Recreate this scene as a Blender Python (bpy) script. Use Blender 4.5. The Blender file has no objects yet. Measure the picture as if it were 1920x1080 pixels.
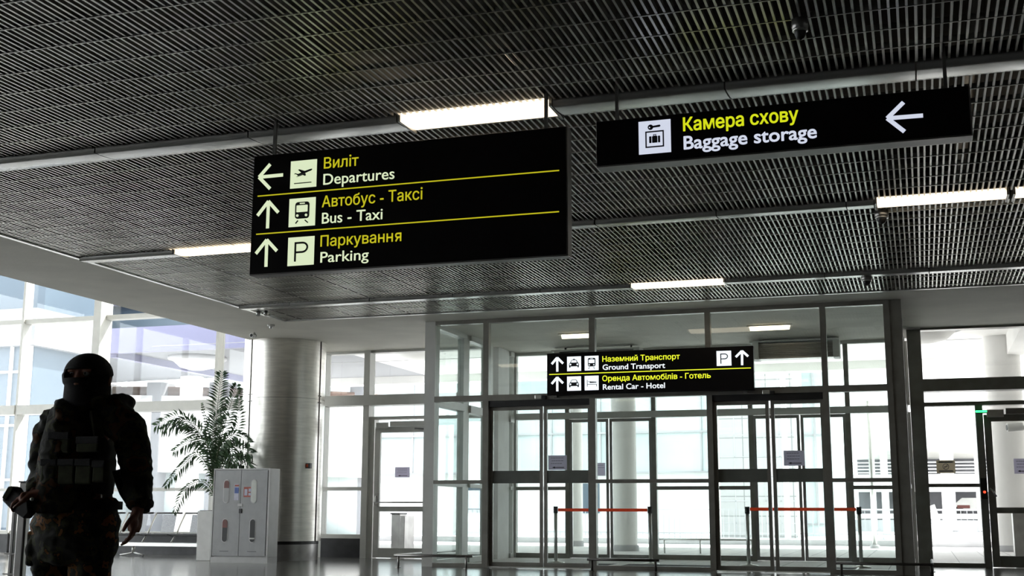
import bpy, bmesh, math, random
from mathutils import Vector, Matrix, noise
random.seed(7)
S = bpy.context.scene
COL = S.collection

# ------------------------------------------------------------------ camera
F = 2313.1                                   # focal length in pixels of a 1920 wide frame
YAW, PITCH, ROLL, H = -0.31796867, 0.18031068, 0.00320242, 0.9
_f = Vector((math.sin(YAW)*math.cos(PITCH), math.cos(YAW)*math.cos(PITCH), math.sin(PITCH)))
_r0 = Vector((math.cos(YAW), -math.sin(YAW), 0)); _u0 = _r0.cross(_f)
_r = _r0*math.cos(ROLL)+_u0*math.sin(ROLL); _u = -_r0*math.sin(ROLL)+_u0*math.cos(ROLL)
cd = bpy.data.cameras.new('camera'); cam = bpy.data.objects.new('camera', cd); COL.objects.link(cam)
cam.matrix_world = Matrix(((_r.x,_u.x,-_f.x,0),(_r.y,_u.y,-_f.y,0),(_r.z,_u.z,-_f.z,H),(0,0,0,1)))
cd.sensor_width = 36; cd.lens = F/1920*36; cd.clip_start = .05; cd.clip_end = 600
S.camera = cam

# ------------------------------------------------------------------ light and exposure
S.view_settings.view_transform = 'Standard'; S.view_settings.look = 'None'
S.view_settings.gamma = 1; S.view_settings.use_curve_mapping = False
S.view_settings.exposure = 0.22
w = bpy.data.worlds.new('sky'); S.world = w; w.use_nodes = True
wn = w.node_tree.nodes; wl = w.node_tree.links
bg = wn['Background']; bg.inputs['Color'].default_value = (.93,.965,1,1); bg.inputs['Strength'].default_value = 4.4
sd = bpy.data.lights.new('sun','SUN'); sd.energy = 15; sd.angle = .02; sd.color = (1,.96,.9)
sun = bpy.data.objects.new('sun', sd); COL.objects.link(sun)
sun.rotation_euler = (math.radians(38), 0, math.radians(150))
S.cycles.transparent_max_bounces = 24
S.cycles.max_bounces = 10; S.cycles.diffuse_bounces = 5

# pixel of the 1920x1080 photograph -> point in the world on a level or an upright plane
def ray(x, y):
    return _r*((x-960)/F)+_u*((540-y)/F)+_f
def onZ(x, y, z):
    d = ray(x,y); t = (z-H)/d.z; return Vector((0,0,H))+d*t
def onY(x, y, Y):
    d = ray(x,y); return Vector((0,0,H))+d*(Y/d.y)
def onX(x, y, X):
    d = ray(x,y); return Vector((0,0,H))+d*(X/d.x)

# ------------------------------------------------------------------ materials
def mat(name, col, rough=.5, metal=0., var=0., scale=8., bump=0., bscale=60., emit=None, es=1., stretch=None, spec=None, col2=None):
    m = bpy.data.materials.new(name); m.use_nodes = True
    n = m.node_tree.nodes; l = m.node_tree.links; b = n['Principled BSDF']
    c = (*col,1)
    b.inputs['Base Color'].default_value = c; b.inputs['Roughness'].default_value = rough; b.inputs['Metallic'].default_value = metal
    if spec is not None: b.inputs['Specular IOR Level'].default_value = spec
    tc = n.new('ShaderNodeTexCoord'); mp = n.new('ShaderNodeMapping'); l.new(tc.outputs['Object'], mp.inputs['Vector'])
    if stretch: mp.inputs['Scale'].default_value = stretch
    if var or col2:
        t = n.new('ShaderNodeTexNoise'); t.inputs['Scale'].default_value = scale; t.inputs['Detail'].default_value = 5
        l.new(mp.outputs[0], t.inputs['Vector'])
        r = n.new('ShaderNodeValToRGB'); r.color_ramp.elements[0].position = .38; r.color_ramp.elements[1].position = .62
        r.color_ramp.elements[0].color = (*[v*(1-var) for v in col],1) 
        r.color_ramp.elements[1].color = (*(col2 or [min(1,v*(1+var)) for v in col]),1)
        l.new(t.outputs['Fac'], r.inputs[0]); l.new(r.outputs[0], b.inputs['Base Color'])
    if bump:
        t2 = n.new('ShaderNodeTexNoise'); t2.inputs['Scale'].default_value = bscale; t2.inputs['Detail'].default_value = 4
        l.new(mp.outputs[0], t2.inputs['Vector'])
        bp = n.new('ShaderNodeBump'); bp.inputs['Strength'].default_value = bump; bp.inputs['Distance'].default_value = .02
        l.new(t2.outputs['Fac'], bp.inputs['Height']); l.new(bp.outputs[0], b.inputs['Normal'])
    if emit:
        b.inputs['Emission Color'].default_value = (*emit,1); b.inputs['Emission Strength'].default_value = es
    return m
def glass_mat(name, tint, refl=.05, gcol=(1,1,1)):
    m = bpy.data.materials.new(name); m.use_nodes = True
    n = m.node_tree.nodes; l = m.node_tree.links; n.remove(n['Principled BSDF']); o = n['Material Output']
    tr = n.new('ShaderNodeBsdfTransparent'); tr.inputs[0].default_value = (*tint,1)
    gl = n.new('ShaderNodeBsdfGlossy'); gl.inputs['Roughness'].default_value = .02; gl.inputs[0].default_value = (*gcol,1)
    lw = n.new('ShaderNodeLayerWeight'); lw.inputs[0].default_value = .5
    p = n.new('ShaderNodeMath'); p.operation = 'POWER'; p.inputs[1].default_value = 4; l.new(lw.outputs['Facing'], p.inputs[0])
    q = n.new('ShaderNodeMath'); q.operation = 'MULTIPLY_ADD'; q.inputs[1].default_value = .7; q.inputs[2].default_value = refl; l.new(p.outputs[0], q.inputs[0])
    mx = n.new('ShaderNodeMixShader'); l.new(q.outputs[0], mx.inputs[0]); l.new(tr.outputs[0], mx.inputs[1]); l.new(gl.outputs[0], mx.inputs[2])
    l.new(mx.outputs[0], o.inputs[0]); return m
def floor_mat(name, c1, c2, rough, tile=.6, joint=.012):
    m = bpy.data.materials.new(name); m.use_nodes = True
    n = m.node_tree.nodes; l = m.node_tree.links; b = n['Principled BSDF']
    tc = n.new('ShaderNodeTexCoord')
    br = n.new('ShaderNodeTexBrick'); br.offset = 0; br.inputs['Scale'].default_value = 1
    br.inputs['Brick Width'].default_value = tile; br.inputs['Row Height'].default_value = tile
    br.inputs['Mortar Size'].default_value = joint; br.inputs['Mortar'].default_value = (*[v*.4 for v in c1],1)
    br.inputs['Color1'].default_value = (*c1,1); br.inputs['Color2'].default_value = (*c2,1)
    l.new(tc.outputs['Object'], br.inputs['Vector'])
    t = n.new('ShaderNodeTexNoise'); t.inputs['Scale'].default_value = 40; t.inputs['Detail'].default_value = 6; l.new(tc.outputs['Object'], t.inputs['Vector'])
    mx = n.new('ShaderNodeMix'); mx.data_type = 'RGBA'; mx.blend_type = 'MULTIPLY'; mx.inputs[0].default_value = .5
    l.new(br.outputs['Color'], mx.inputs[6]); l.new(t.outputs['Fac'], mx.inputs[7]); l.new(mx.outputs[2], b.inputs['Base Color'])
    b.inputs['Roughness'].default_value = rough
    return m
def panel_mat(name, c, joint, tw, th, rough=.7, mortar=.02):
    m = bpy.data.materials.new(name); m.use_nodes = True
    n = m.node_tree.nodes; l = m.node_tree.links; b = n['Principled BSDF']
    tc = n.new('ShaderNodeTexCoord'); sp = n.new('ShaderNodeSeparateXYZ'); cb = n.new('ShaderNodeCombineXYZ')
    l.new(tc.outputs['Object'], sp.inputs[0]); l.new(sp.outputs['X'], cb.inputs['X']); l.new(sp.outputs['Z'], cb.inputs['Y'])
    br = n.new('ShaderNodeTexBrick'); br.offset = 0; br.inputs['Scale'].default_value = 1
    br.inputs['Brick Width'].default_value = tw; br.inputs['Row Height'].default_value = th
    br.inputs['Mortar Size'].default_value = mortar; br.inputs['Mortar'].default_value = (*joint,1)
    br.inputs['Color1'].default_value = (*c,1); br.inputs['Color2'].default_value = (*[v*.93 for v in c],1)
    l.new(cb.outputs[0], br.inputs['Vector']); l.new(br.outputs['Color'], b.inputs['Base Color'])
    b.inputs['Roughness'].default_value = rough
    return m
M = {}
M['soffit'] = mat('soffit_paint', (.74,.715,.65), .75, var=.05, scale=1.2, bump=.15, bscale=25)
M['white'] = mat('white_paint', (.72,.72,.70), .6, var=.04, scale=3)
M['frame'] = mat('window_frame_paint', (.66,.66,.63), .42, var=.03, scale=5)
M['grey_frame'] = mat('grey_anodised_frame', (.27,.26,.235), .36, .35, var=.08, scale=6)
M['alu'] = mat('aluminium', (.62,.62,.6), .3, .85, var=.06, scale=10)
M['steel'] = mat('brushed_steel_cladding', (.76,.74,.69), .3, .9, var=.07, scale=3, stretch=(1,1,9), bump=.05, bscale=5)
M['steel_dark'] = mat('dull_steel', (.34,.33,.32), .33, .85, var=.1, scale=5)
M['louvre'] = mat('louvre_grey_metal', (.68,.67,.63), .30, .68, var=.12, scale=2)
M['strip'] = mat('ceiling_strip_metal', (.44,.435,.415), .27, .5, var=.06, scale=2)
M['plenum'] = mat('black_void_paint', (.012,.012,.013), .9, var=.2, scale=1)
M['glass'] = glass_mat('clear_glass', (.97,.98,.978), .035)
M['glass_v'] = glass_mat('greenish_vestibule_glass', (.93,.96,.952), .045)
M['band'] = mat('smoked_door_band', (.15,.16,.145), .35, .1, var=.1, scale=4)
M['dark'] = mat('black_plastic', (.02,.02,.021), .45, var=.2, scale=6)
M['black_face'] = mat('sign_black_face', (.006,.005,.006), .28, var=.1, scale=4, spec=.25)
M['base'] = mat('dark_plinth_panel', (.045,.046,.05), .4, var=.15, scale=6)
M['floor'] = floor_mat('polished_grey_tile', (.20,.20,.195), (.18,.18,.175), .15)
M['outfloor'] = floor_mat('outside_paving', (.72,.71,.70), (.66,.65,.64), .6, .6, .01)
M['mat'] = mat('ribbed_entrance_mat', (.05,.052,.055), .85, var=.3, scale=30, bump=.4, bscale=150)
M['wall'] = mat('interior_wall', (.14,.135,.125), .8, var=.05, scale=1)
M['road'] = mat('pale_asphalt', (.55,.55,.55), .8, var=.08, scale=2, bump=.1)
M['concrete'] = mat('white_concrete', (.82,.81,.79), .8, var=.04, scale=.6, bump=.1, bscale=8)
M['conc_grey'] = mat('grey_concrete', (.42,.42,.43), .8, var=.1, scale=.6)
M['shade'] = mat('shaded_concrete', (.22,.225,.24), .8, var=.05, scale=.3)  # darker copy of the white concrete, shade put into its colour for left structures
M['tilewall'] = panel_mat('pale_clad_wall', (.40,.395,.39), (.2,.2,.2), 1.0, .8)
M['parkdark'] = mat('car_park_dark', (.16,.16,.175), .8, var=.2, scale=.5)
M['curtain'] = mat('pale_green_curtain_glass', (.50,.57,.57), .3, .1, var=.25, scale=.12)
M['curtain2'] = mat('pale_blue_cladding', (.075,.105,.135), .4, .0, var=.1, scale=.2)
M['lav'] = mat('lavender_cladding', (.21,.21,.33), .5, var=.05, scale=.3)
M['brown'] = mat('brown_clerestory', (.14,.09,.07), .5, var=.3, scale=.5)
M['lamp'] = mat('warm_lamp_diffuser', (.9,.85,.75), .5, emit=(1,.84,.62), es=2.1)
M['lamp2'] = mat('warm_tube_cover', (.9,.85,.75), .5, emit=(1,.83,.58), es=3.0)
M['red'] = mat('orange_belt_webbing', (.9,.19,.07), .6, var=.1, scale=20)
M['pot'] = mat('white_glazed_pot', (.62,.62,.61), .4, var=.04, scale=6)
M['leaf'] = mat('palm_leaf', (.035,.085,.03), .5, var=.4, scale=8)
M['stem'] = mat('palm_stem', (.06,.09,.03), .6, var=.3, scale=20)
M['soil'] = mat('dark_soil', (.03,.022,.016), .95, var=.4, scale=30, bump=.5)
M['cab'] = mat('cabinet_grey_paint', (.36,.365,.37), .45, .1, var=.05, scale=6, bump=.04, bscale=80)
M['cab_side'] = mat('cabinet_pale_paint', (.55,.55,.55), .4, var=.03, scale=6)
M['seat'] = mat('perforated_seat_metal', (.33,.34,.36), .4, .5, var=.15, scale=60)
M['paper'] = mat('paper_sheet', (.62,.60,.68), .8, var=.03, scale=12)
M['paper2'] = mat('cream_sheet', (.60,.55,.47), .8, var=.03, scale=12)
def thin_sheet(m, k):                     # paper and webbing let the daylight behind them through
    n = m.node_tree.nodes; l = m.node_tree.links; b = n['Principled BSDF']; o = n['Material Output']
    t = n.new('ShaderNodeBsdfTranslucent'); t.inputs[0].default_value = [min(1,v*1.25) for v in b.inputs['Base Color'].default_value[:3]]+[1]
    x = n.new('ShaderNodeMixShader'); x.inputs[0].default_value = k; l.new(b.outputs[0], x.inputs[1]); l.new(t.outputs[0], x.inputs[2]); l.new(x.outputs[0], o.inputs[0])
for k_ in ('paper','paper2','red'): thin_sheet(M[k_], .6)
M['ink'] = mat('black_ink', (.02,.02,.025), .8, var=.1, scale=10)
M['greyink'] = mat('grey_ink', (.18,.18,.22), .8, var=.1, scale=10)
M['skin'] = mat('skin', (.30,.13,.085), .55, var=.15, scale=18, bump=.1, bscale=120)
M['cloth'] = mat('black_knit', (.008,.008,.009), .9, var=.3, scale=60, bump=.4, bscale=260)
def camo(name, scale, c4=(.07,.03,.008,1)):
    m = bpy.data.materials.new(name); m.use_nodes = True
    n = m.node_tree.nodes; l = m.node_tree.links; b = n['Principled BSDF']; b.inputs['Roughness'].default_value = .9
    tc = n.new('ShaderNodeTexCoord'); t = n.new('ShaderNodeTexNoise'); t.inputs['Scale'].default_value = scale; t.inputs['Detail'].default_value = 3
    l.new(tc.outputs['Object'], t.inputs['Vector'])
    r = n.new('ShaderNodeValToRGB'); r.color_ramp.interpolation = 'CONSTANT'; e = r.color_ramp.elements
    e[0].position = 0; e[0].color = (.012,.012,.008,1); e[1].position = .47; e[1].color = (.035,.035,.012,1)
    a = e.new(.54); a.color = (.012,.011,.008,1); a = e.new(.58); a.color = c4; a = e.new(.66); a.color = (.02,.018,.01,1)
    l.new(t.outputs['Fac'], r.inputs[0]); l.new(r.outputs[0], b.inputs['Base Color'])
    t2 = n.new('ShaderNodeTexNoise'); t2.inputs['Scale'].default_value = 14; l.new(tc.outputs['Object'], t2.inputs['Vector'])
    bp = n.new('ShaderNodeBump'); bp.inputs['Strength'].default_value = .6; bp.inputs['Distance'].default_value = .02
    l.new(t2.outputs['Fac'], bp.inputs['Height']); l.new(bp.outputs[0], b.inputs['Normal'])
    return m
M['camo'] = camo('camouflage_cloth', 9); M['camo2'] = camo('camouflage_trousers', 12, (.20,.085,.02,1))
M['olive'] = mat('olive_webbing', (.03,.033,.012), .9, var=.3, scale=20)
def glow(name, c, s): return mat(name, [v*.6 for v in c], .5, emit=c, es=s)
M['w1'] = glow('sign_cream_light', (.72,.82,.55), .80)
M['w2'] = glow('sign_cool_light', (.62,.66,.78), .85)
M['w3'] = glow('sign_white_light', (.90,.96,1), .9)
M['y1'] = glow('sign_olive_yellow', (.52,.48,.012), .82)
M['y2'] = glow('sign_lime_yellow', (.60,.66,.01), .90)
M['y3'] = glow('sign_bright_yellow', (.80,.86,.03), .95)
M['green_led'] = glow('green_led', (.05,1,.25), 2.2); M['red_led'] = glow('red_led', (1,.05,.02), 2.5)

# ------------------------------------------------------------------ mesh builder
class MB:
    def __init__(s): s.v = []; s.f = []; s.sm = []
    def add(s, vs, fs, smooth=False):
        o = len(s.v); s.v += [tuple(v) for v in vs]; s.f += [tuple(i+o for i in f) for f in fs]; s.sm += [smooth]*len(fs); return s
    def box(s, x0, x1, y0, y1, z0, z1):
        if x1<x0: x0,x1=x1,x0
        if y1<y0: y0,y1=y1,y0
        if z1<z0: z0,z1=z1,z0
        vs = [(x,y,z) for z in (z0,z1) for y in (y0,y1) for x in (x0,x1)]
        return s.add(vs, [(0,2,3,1),(4,5,7,6),(0,1,5,4),(2,6,7,3),(0,4,6,2),(1,3,7,5)])
    def prism_y(s, pts, y0, y1):           # polygon in XZ extruded along Y (y0 the side that faces the camera)
        n = len(pts)
        vs = [(x,y0,z) for x,z in pts]+[(x,y1,z) for x,z in pts]
        a = sum(pts[i][0]*pts[(i+1)%n][1]-pts[(i+1)%n][0]*pts[i][1] for i in range(n))
        fr = tuple(range(n)); bk = tuple(range(2*n-1, n-1, -1))
        side = [(i, i+n, (i+1)%n+n, (i+1)%n) for i in range(n)]
        if a < 0: fr = fr[::-1]; bk = bk[::-1]; side = [q[::-1] for q in side]
        return s.add(vs, [fr, bk]+side)
    def prism_x(s, pts, x0, x1, smooth=False):   # polygon in YZ extruded along X
        n = len(pts)
        vs = [(x0,y,z) for y,z in pts]+[(x1,y,z) for y,z in pts]
        fs = [tuple(range(n-1,-1,-1)), tuple(range(n,2*n))]
        s.add(vs, fs); o = len(s.v); s.add(vs, [])
        s.f += [tuple(k+o for k in (i, (i+1)%n, (i+1)%n+n, i+n)) for i in range(n)]; s.sm += [smooth]*n
        return s
    def tube(s, path, r, n=8, cap=True):
        path = [Vector(p) for p in path]
        if not isinstance(r, (list, tuple)): r = [r]*len(path)
        vs = []; pu = None
        for i, p in enumerate(path):
            d = (path[min(i+1,len(path)-1)]-path[max(i-1,0)]).normalized()
            u = Vector((0,0,1)) if abs(d.z) < .9 else Vector((0,1,0))
            if pu is not None: u = pu
            a = (u-d*u.dot(d)).normalized(); b = d.cross(a); pu = a
            ri = r[i] if isinstance(r[i], (list,tuple)) else (r[i], r[i])
            vs += [p+a*ri[0]*math.cos(2*math.pi*k/n)+b*ri[1]*math.sin(2*math.pi*k/n) for k in range(n)]
        fs = [(i*n+k, i*n+(k+1)%n, (i+1)*n+(k+1)%n, (i+1)*n+k) for i in range(len(path)-1) for k in range(n)]
        s.add(vs, fs, True)
        if cap:
            o = len(s.v)-len(vs)
            s.f += [tuple(o+k for k in range(n-1,-1,-1)), tuple(o+(len(path)-1)*n+k for k in range(n))]; s.sm += [False, False]
        return s
    def lathe(s, cx, cy, prof, n=32, a0=0, a1=2*math.pi):
        full = abs(a1-a0-2*math.pi) < 1e-6; m = n if full else n+1
        vs = [(cx+r*math.cos(a0+(a1-a0)*k/n), cy+r*math.sin(a0+(a1-a0)*k/n), z) for r, z in prof for k in range(m)]
        fs = [(i*m+k, i*m+(k+1)%m, (i+1)*m+(k+1)%m, (i+1)*m+k) for i in range(len(prof)-1) for k in range(n)]
        return s.add(vs, fs, True)
    def ball(s, c, r, n=12, m=8):
        if not isinstance(r, (list,tuple)): r = (r,r,r)
        vs = []; 
        for i in range(m+1):
            t = math.pi*i/m
            vs += [(c[0]+r[0]*math.sin(t)*math.cos(2*math.pi*k/n), c[1]+r[1]*math.sin(t)*math.sin(2*math.pi*k/n), c[2]+r[2]*math.cos(t)) for k in range(n)]
        fs = [(i*n+k, (i+1)*n+k, (i+1)*n+(k+1)%n, i*n+(k+1)%n) for i in range(m) for k in range(n)]
        return s.add(vs, fs, True)
    def build(s, name, material, parent=None, label=None, cat=None, group=None, kind=None, bevel=0):
        me = bpy.data.meshes.new(name); me.from_pydata(s.v, [], s.f); me.polygons.foreach_set('use_smooth', s.sm)
        me.materials.append(M[material] if isinstance(material, str) else material); me.validate(); me.update()
        o = bpy.data.objects.new(name, me); COL.objects.link(o)
        if parent: o.parent = parent; 
        if parent: o.matrix_parent_inverse = parent.matrix_world.inverted() if False else Matrix.Translation(-parent.location) if parent.type == 'EMPTY' else Matrix()
        tag(o, label, cat, group, kind)
        if bevel:
            b = o.modifiers.new('bevel','BEVEL'); b.width = bevel; b.segments = 2; b.limit_method = 'ANGLE'
        return o
def tag(o, label=None, cat=None, group=None, kind=None):
    if label: o['label'] = label
    if cat: o['category'] = cat
    if group: o['group'] = group
    if kind: o['kind'] = kind
    return o
def empty(name, loc, label=None, cat=None, group=None, kind=None):
    o = bpy.data.objects.new(name, None); COL.objects.link(o); o.location = loc; o.empty_display_size = .1
    return tag(o, label, cat, group, kind)
def box(name, m, x0,x1,y0,y1,z0,z1, parent=None, **k):
    return MB().box(x0,x1,y0,y1,z0,z1).build(name, m, parent, **k)
STR = dict(kind='structure')

# ------------------------------------------------------------------ room shell
C = 4.2                        # ceiling level
XL0, XL1 = -12.3, -10.45       # left soffit band
YF = 19.05                     # far edge of the louvre field
YG = 23.3                      # facade plane
XR = 8.5; YB = -7.0; XW = -27.0; ZT = 8.2
YO = 24.5                      # outer wall of the vestibule
VX0, VX1, VY = -8.12, -.18, 19.9
fl_ = box('floor', 'floor', XW, XR, YB, YG+.2, -.15, 0, **STR)
box('floor', 'outfloor', VX0, VX1, VY+.1, YO+.1, -.1, .004, **STR)
box('wall_back', 'wall', XW-.2, XR+.2, YB-.2, YB, 0, ZT, **STR)
box('wall_right', 'wall', XR, XR+.2, YB, YG+.3, 0, ZT, **STR)
wl_ = empty('wall_left', (XW,0,0), **STR)
box('lower_wall', 'wall', XW-.2, XW, YB, YG+.3, 0, .4, wl_)
box('upper_wall', 'wall', XW-.2, XW, YB, YG+.3, 7.6, ZT, wl_)
for k in range(11):
    y = YB+k*3.03
    box('mullion', 'frame', XW-.2, XW, y, y+.15, .4, 7.6, wl_)
    if k < 10: box('pane', 'glass', XW-.12, XW-.1, y+.15, y+3.03, .4, 7.6, wl_)
box('ceiling', 'soffit', XW, XL0+.02, YB, YG+.3, ZT, ZT+.2, **STR)
box('trim_1', 'soffit', XL0, XL0+.1, YB, YG+.1, C+.12, ZT, **STR)        # edge beam above the left soffit
box('wall_front', 'soffit', XL0, XR, YG, YG+.3, C, ZT, **STR)          # wall above the window heads
ce = empty('ceiling', (0,0,C), **STR)
box('soffit_band', 'soffit', XL0, XL1, YB, YG, C, C+.12, ce)
box('soffit_band', 'soffit', XL1, XR, YF, YG, C, C+.12, ce)
box('soffit_band', 'soffit', VX0-.05, VX1+.05, YG, YO, C+.002, C+.12, ce)
box('edge_trim', 'alu', XL1-.035, XL1+.025, YB, YF+.02, C-.014, C+.05, ce)
box('edge_trim', 'alu', XL1+.025, XR, YF-.02, YF+.03, C-.014, C+.05, ce)
box('plenum_slab', 'plenum', XL1-.05, XR, YB, YF+.1, 5.3, 5.4, ce)
box('plenum_side', 'plenum', XL1-.05, XL1-.02, YB, YF+.1, C+.12, 5.3, ce)  # unseen side, added to keep window light out of the plenum
box('plenum_end', 'plenum', XL1-.02, XR, YF+.05, YF+.1, C+.12, 5.3, ce)
# ducts and cable runs that show faintly between the blades
for (x,y0,y1,r) in ((-.9,2,9,.09),(-3.2,9,18.5,.12),(.6,5,18,.07)):
    MB().tube([(x,y0,4.85),(x,y1,4.85)], r, 10).build('duct', 'steel_dark', ce)

# --- ceiling strips with modules and lamps
STRIPS = [(9.21,9.61),(13.36,13.72),(17.42,17.84)]
def strip_prof(y0, y1, sag=.036, n=8):
    top = [(y1, C+.06),(y0, C+.06)]
    return [(y0+(y1-y0)*i/n, C-.006-sag*(1-(i/n)**2.2)) for i in range(n+1)]+top
def module(x0, x1, s, m='strip', nm='strip_panel', par=ce):
    y0, y1 = STRIPS[s]
    return MB().prism_x(strip_prof(y0+.02, y1-.005), x0+.006, x1-.006, True).build(nm, m, par)
# lamps: x ranges per strip (measured), the rest plain panels
LAMPS = {0:[(-4.07,-2.70)], 1:[(-9.0,-7.62),(-.33,1.02),(1.05,2.40)], 2:[(-3.93,-2.53)]}
SEAMS = {0:[-10.43,-9.9,-8.5,-7.1,-5.5,-1.30,.118,1.5,2.9,4.3,5.7,7.1,8.48],
         1:[-10.43,-6.2,-4.8,-3.41,-2.02,-.62,3.8,5.2,6.6,8.0,8.48],
         2:[-10.43,-9.5,-8.1,-6.7,-5.3,-1.148,.243,1.65,3.05,4.45,5.85,7.25,8.48]}
LL = {(0,-4.07):'long warm lit ceiling lamp above the Departures sign', (1,-9.0):'warm lit ceiling lamp partly hidden by the left end of the Departures sign',
      (1,-.33):'warm lit ceiling lamp below the Baggage storage sign, above a dome camera',
      (1,1.05):'warm lit ceiling lamp cut by the right edge of the photo', (2,-3.93):'warm lit ceiling lamp in the farthest strip, above the Ground Transport sign'}
for s in (0,1,2):
    cuts = sorted(SEAMS[s]+[v for a in LAMPS[s] for v in a])
    for a, b in zip(cuts, cuts[1:]):
        if any(abs(a-l[0]) < 1e-6 for l in LAMPS[s]):
            y0, y1 = STRIPS[s]
            t = empty('ceiling_lamp', ((a+b)/2,(y0+y1)/2,C), LL[(s,a)], 'ceiling lamp', 'lamps set in the ceiling strips')
            pr = strip_prof(y0+.03, y1-.02, .034)
            MB().prism_x(pr, a+.03, b-.03, True).build('diffuser', 'lamp', t)
            for q in (a+.004,b-.028): box('lamp_frame','strip',q,q+.024,y0+.02,y1-.005,C-.04,C+.05,t)
            box('lamp_frame','strip',a+.028,b-.028,y1-.018,y1+.004,C-.008,C+.05,t)
        elif b-a > .06: module(a, b, s)
    y0, y1 = STRIPS[s]
    MB().box(XL1, XR, y0-.03, y0+.012, C+.03, C+.09).build('strip_gap', 'plenum', ce)

# --- louvre blades (along Y) and cross rails (along X)
PX, PYC = .057, .372
def rail_rows(a, b, first):
    r = []; y = first
    while y > a+.1: y -= PYC
    y += PYC
    while y < b-.05: 
        if y > a+.05: r.append(y)
        y += PYC
    return r
BAYS = [(YB, 9.19, 8.85), (9.63, 13.34, 12.92), (13.74, 17.40, 16.95), (17.86, YF-.02, 18.8)]
def blade_mesh(L):
    mb = MB(); mb.box(-.0085,.0085,0,L,0,.045); me = bpy.data.meshes.new('louvre_blade'); me.from_pydata(mb.v,[],mb.f); me.materials.append(M['louvre']); return me
nblade = int((XR-XL1)/PX)
xs = [XL1+.03+i*PX for i in range(nblade)]
rest = MB(); count = 0
BM = {}
for bi, (a, b, first) in enumerate(BAYS):
    for i, x in enumerate(xs):
        single = (bi == 0 and -7.75 <= x <= .95) or (bi == 1 and -7.0 <= x <= 1.35)
        dz = random.uniform(-.002,.002); dx = random.uniform(-.0015,.0015)
        if single and count < 300:
            if bi not in BM: BM[bi] = blade_mesh(b-max(a,1.0) if bi == 0 else b-a)
            o = bpy.data.objects.new('louvre_blade', BM[bi]); COL.objects.link(o)
            o.parent = ce; o.location = (x+dx, (1.0 if bi == 0 else a), dz); count += 1
            if bi == 0: rest.box(x-.0085,x+.0085,a,1.0,C,C+.045)
        else: rest.box(x+dx-.0085, x+dx+.0085, a, b, C+dz, C+.045+dz)
rest.build('louvre_blade', 'louvre', ce, kind='stuff')
# every sixteenth blade is the doubled edge of two louvre trays
tr = MB()
for i in range(5, nblade, 18):
    for (a,b,_) in BAYS: tr.box(xs[i]+.008, xs[i]+.0125, a, b, C-.001, C+.045)
tr.build('tray_edge', 'strip', ce)
for (a, b, first) in BAYS:
    for y in rail_rows(a, b, first):
        if y > 3: box('cross_rail', 'louvre', XL1+.02, XR, y-.005, y+.005, C-.004, C+.042, ce)
# fallen-in trays: two darker patches where the louvre sits lower
# small spotlights/sprinklers peeping through the louvres
# ------------------------------------------------------------------ facade glazing
def X(px, y, Y): return onY(px, y, Y).x
def Z(px, y, Y): return onY(px, y, Y).z
FY0, FY1 = 23.15, 23.42         # depth of frames; glass plane at 23.36
def pane(par, x0, x1, z0, z1, Y=23.35, m='glass', t=.012, name='pane'):
    return box(name, m, x0, x1, Y, Y+t, z0, z1, par)
def bar(par, x0,x1,z0,z1, name='mullion', m='frame', y0=FY0, y1=FY1):
    return box(name, m, x0,x1,y0,y1,z0,z1, par)
# window_1: tall glazing left of the round column
w1 = empty('window_1', (-18,FY0,0), **STR)
mx = [-26.9,-24.2,-21.85,-19.5,-17.43,-14.36,-12.0]
for i, x in enumerate(mx):
    if abs(x+17.43) < .01: bar(w1, x, x+.19, .42, ZT, y0=23.0, y1=23.42)
    else: bar(w1, x, x+.06, .42, ZT)
for a, b in zip(mx, mx[1:]):
    a2 = a+(.19 if abs(a+17.43) < .01 else .06)
    for z0, z1, nm in ((3.06,3.27,'transom'),(5.15,5.25,'transom'),(1.34,1.41,'rail'),(.40,.48,'sill'),(7.2,7.3,'transom')):
        bar(w1, a2, b, z0, z1, nm, y0=(23.12 if z1 > 3.2 and z1 < 3.3 else 23.2), y1=23.42)
    for z0, z1 in ((.48,1.34),(1.41,3.06),(3.27,5.15),(5.25,7.2),(7.3,ZT)): pane(w1, a2, b, z0, z1)
    box('plinth_panel', 'base', a2, b, 23.22, 23.42, 0, .40, w1)
# window_2: between column and left exit door
w2 = empty('window_2', (-11,FY0,0), **STR)
xa, xb, xc, xd = -12.0, -11.72, -10.83, -10.70
bar(w2, xa+.06, xb, .0, C, y0=23.2)
bar(w2, xc, xd, 3.27, C); bar(w2, xc, xd, 0, 3.06)
for a,b in ((xb,xc),): 
    bar(w2, a, b, 1.34,1.41,'rail', y0=23.2); bar(w2, a, b, .38,.46,'sill', y0=23.2)
    pane(w2, a,b,.46,1.34); pane(w2,a,b,1.41,3.06); pane(w2,a,b,3.27,4.15)
    box('plinth_panel', 'base', a, b, 23.18, 23.42, 0, .38, w2)
bar(w2, xb, VX0, 3.06, 3.27, 'transom', y0=23.1)
bar(w2, xb, VX0, 4.15, C, 'head', y0=23.2)
bar(w2, xd, VX0, 2.77, 2.83, 'rail', y0=23.2)
pane(w2, xd, VX0, 3.27, 4.15); pane(w2, xd, VX0, 2.83, 3.06)
pane(w2, -9.3, VX0, .1, 2.77); bar(w2, -9.36,-9.3, 0, 2.77)
bar(w2, -9.3, VX0, 0, .1, 'sill', y0=23.2)
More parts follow.
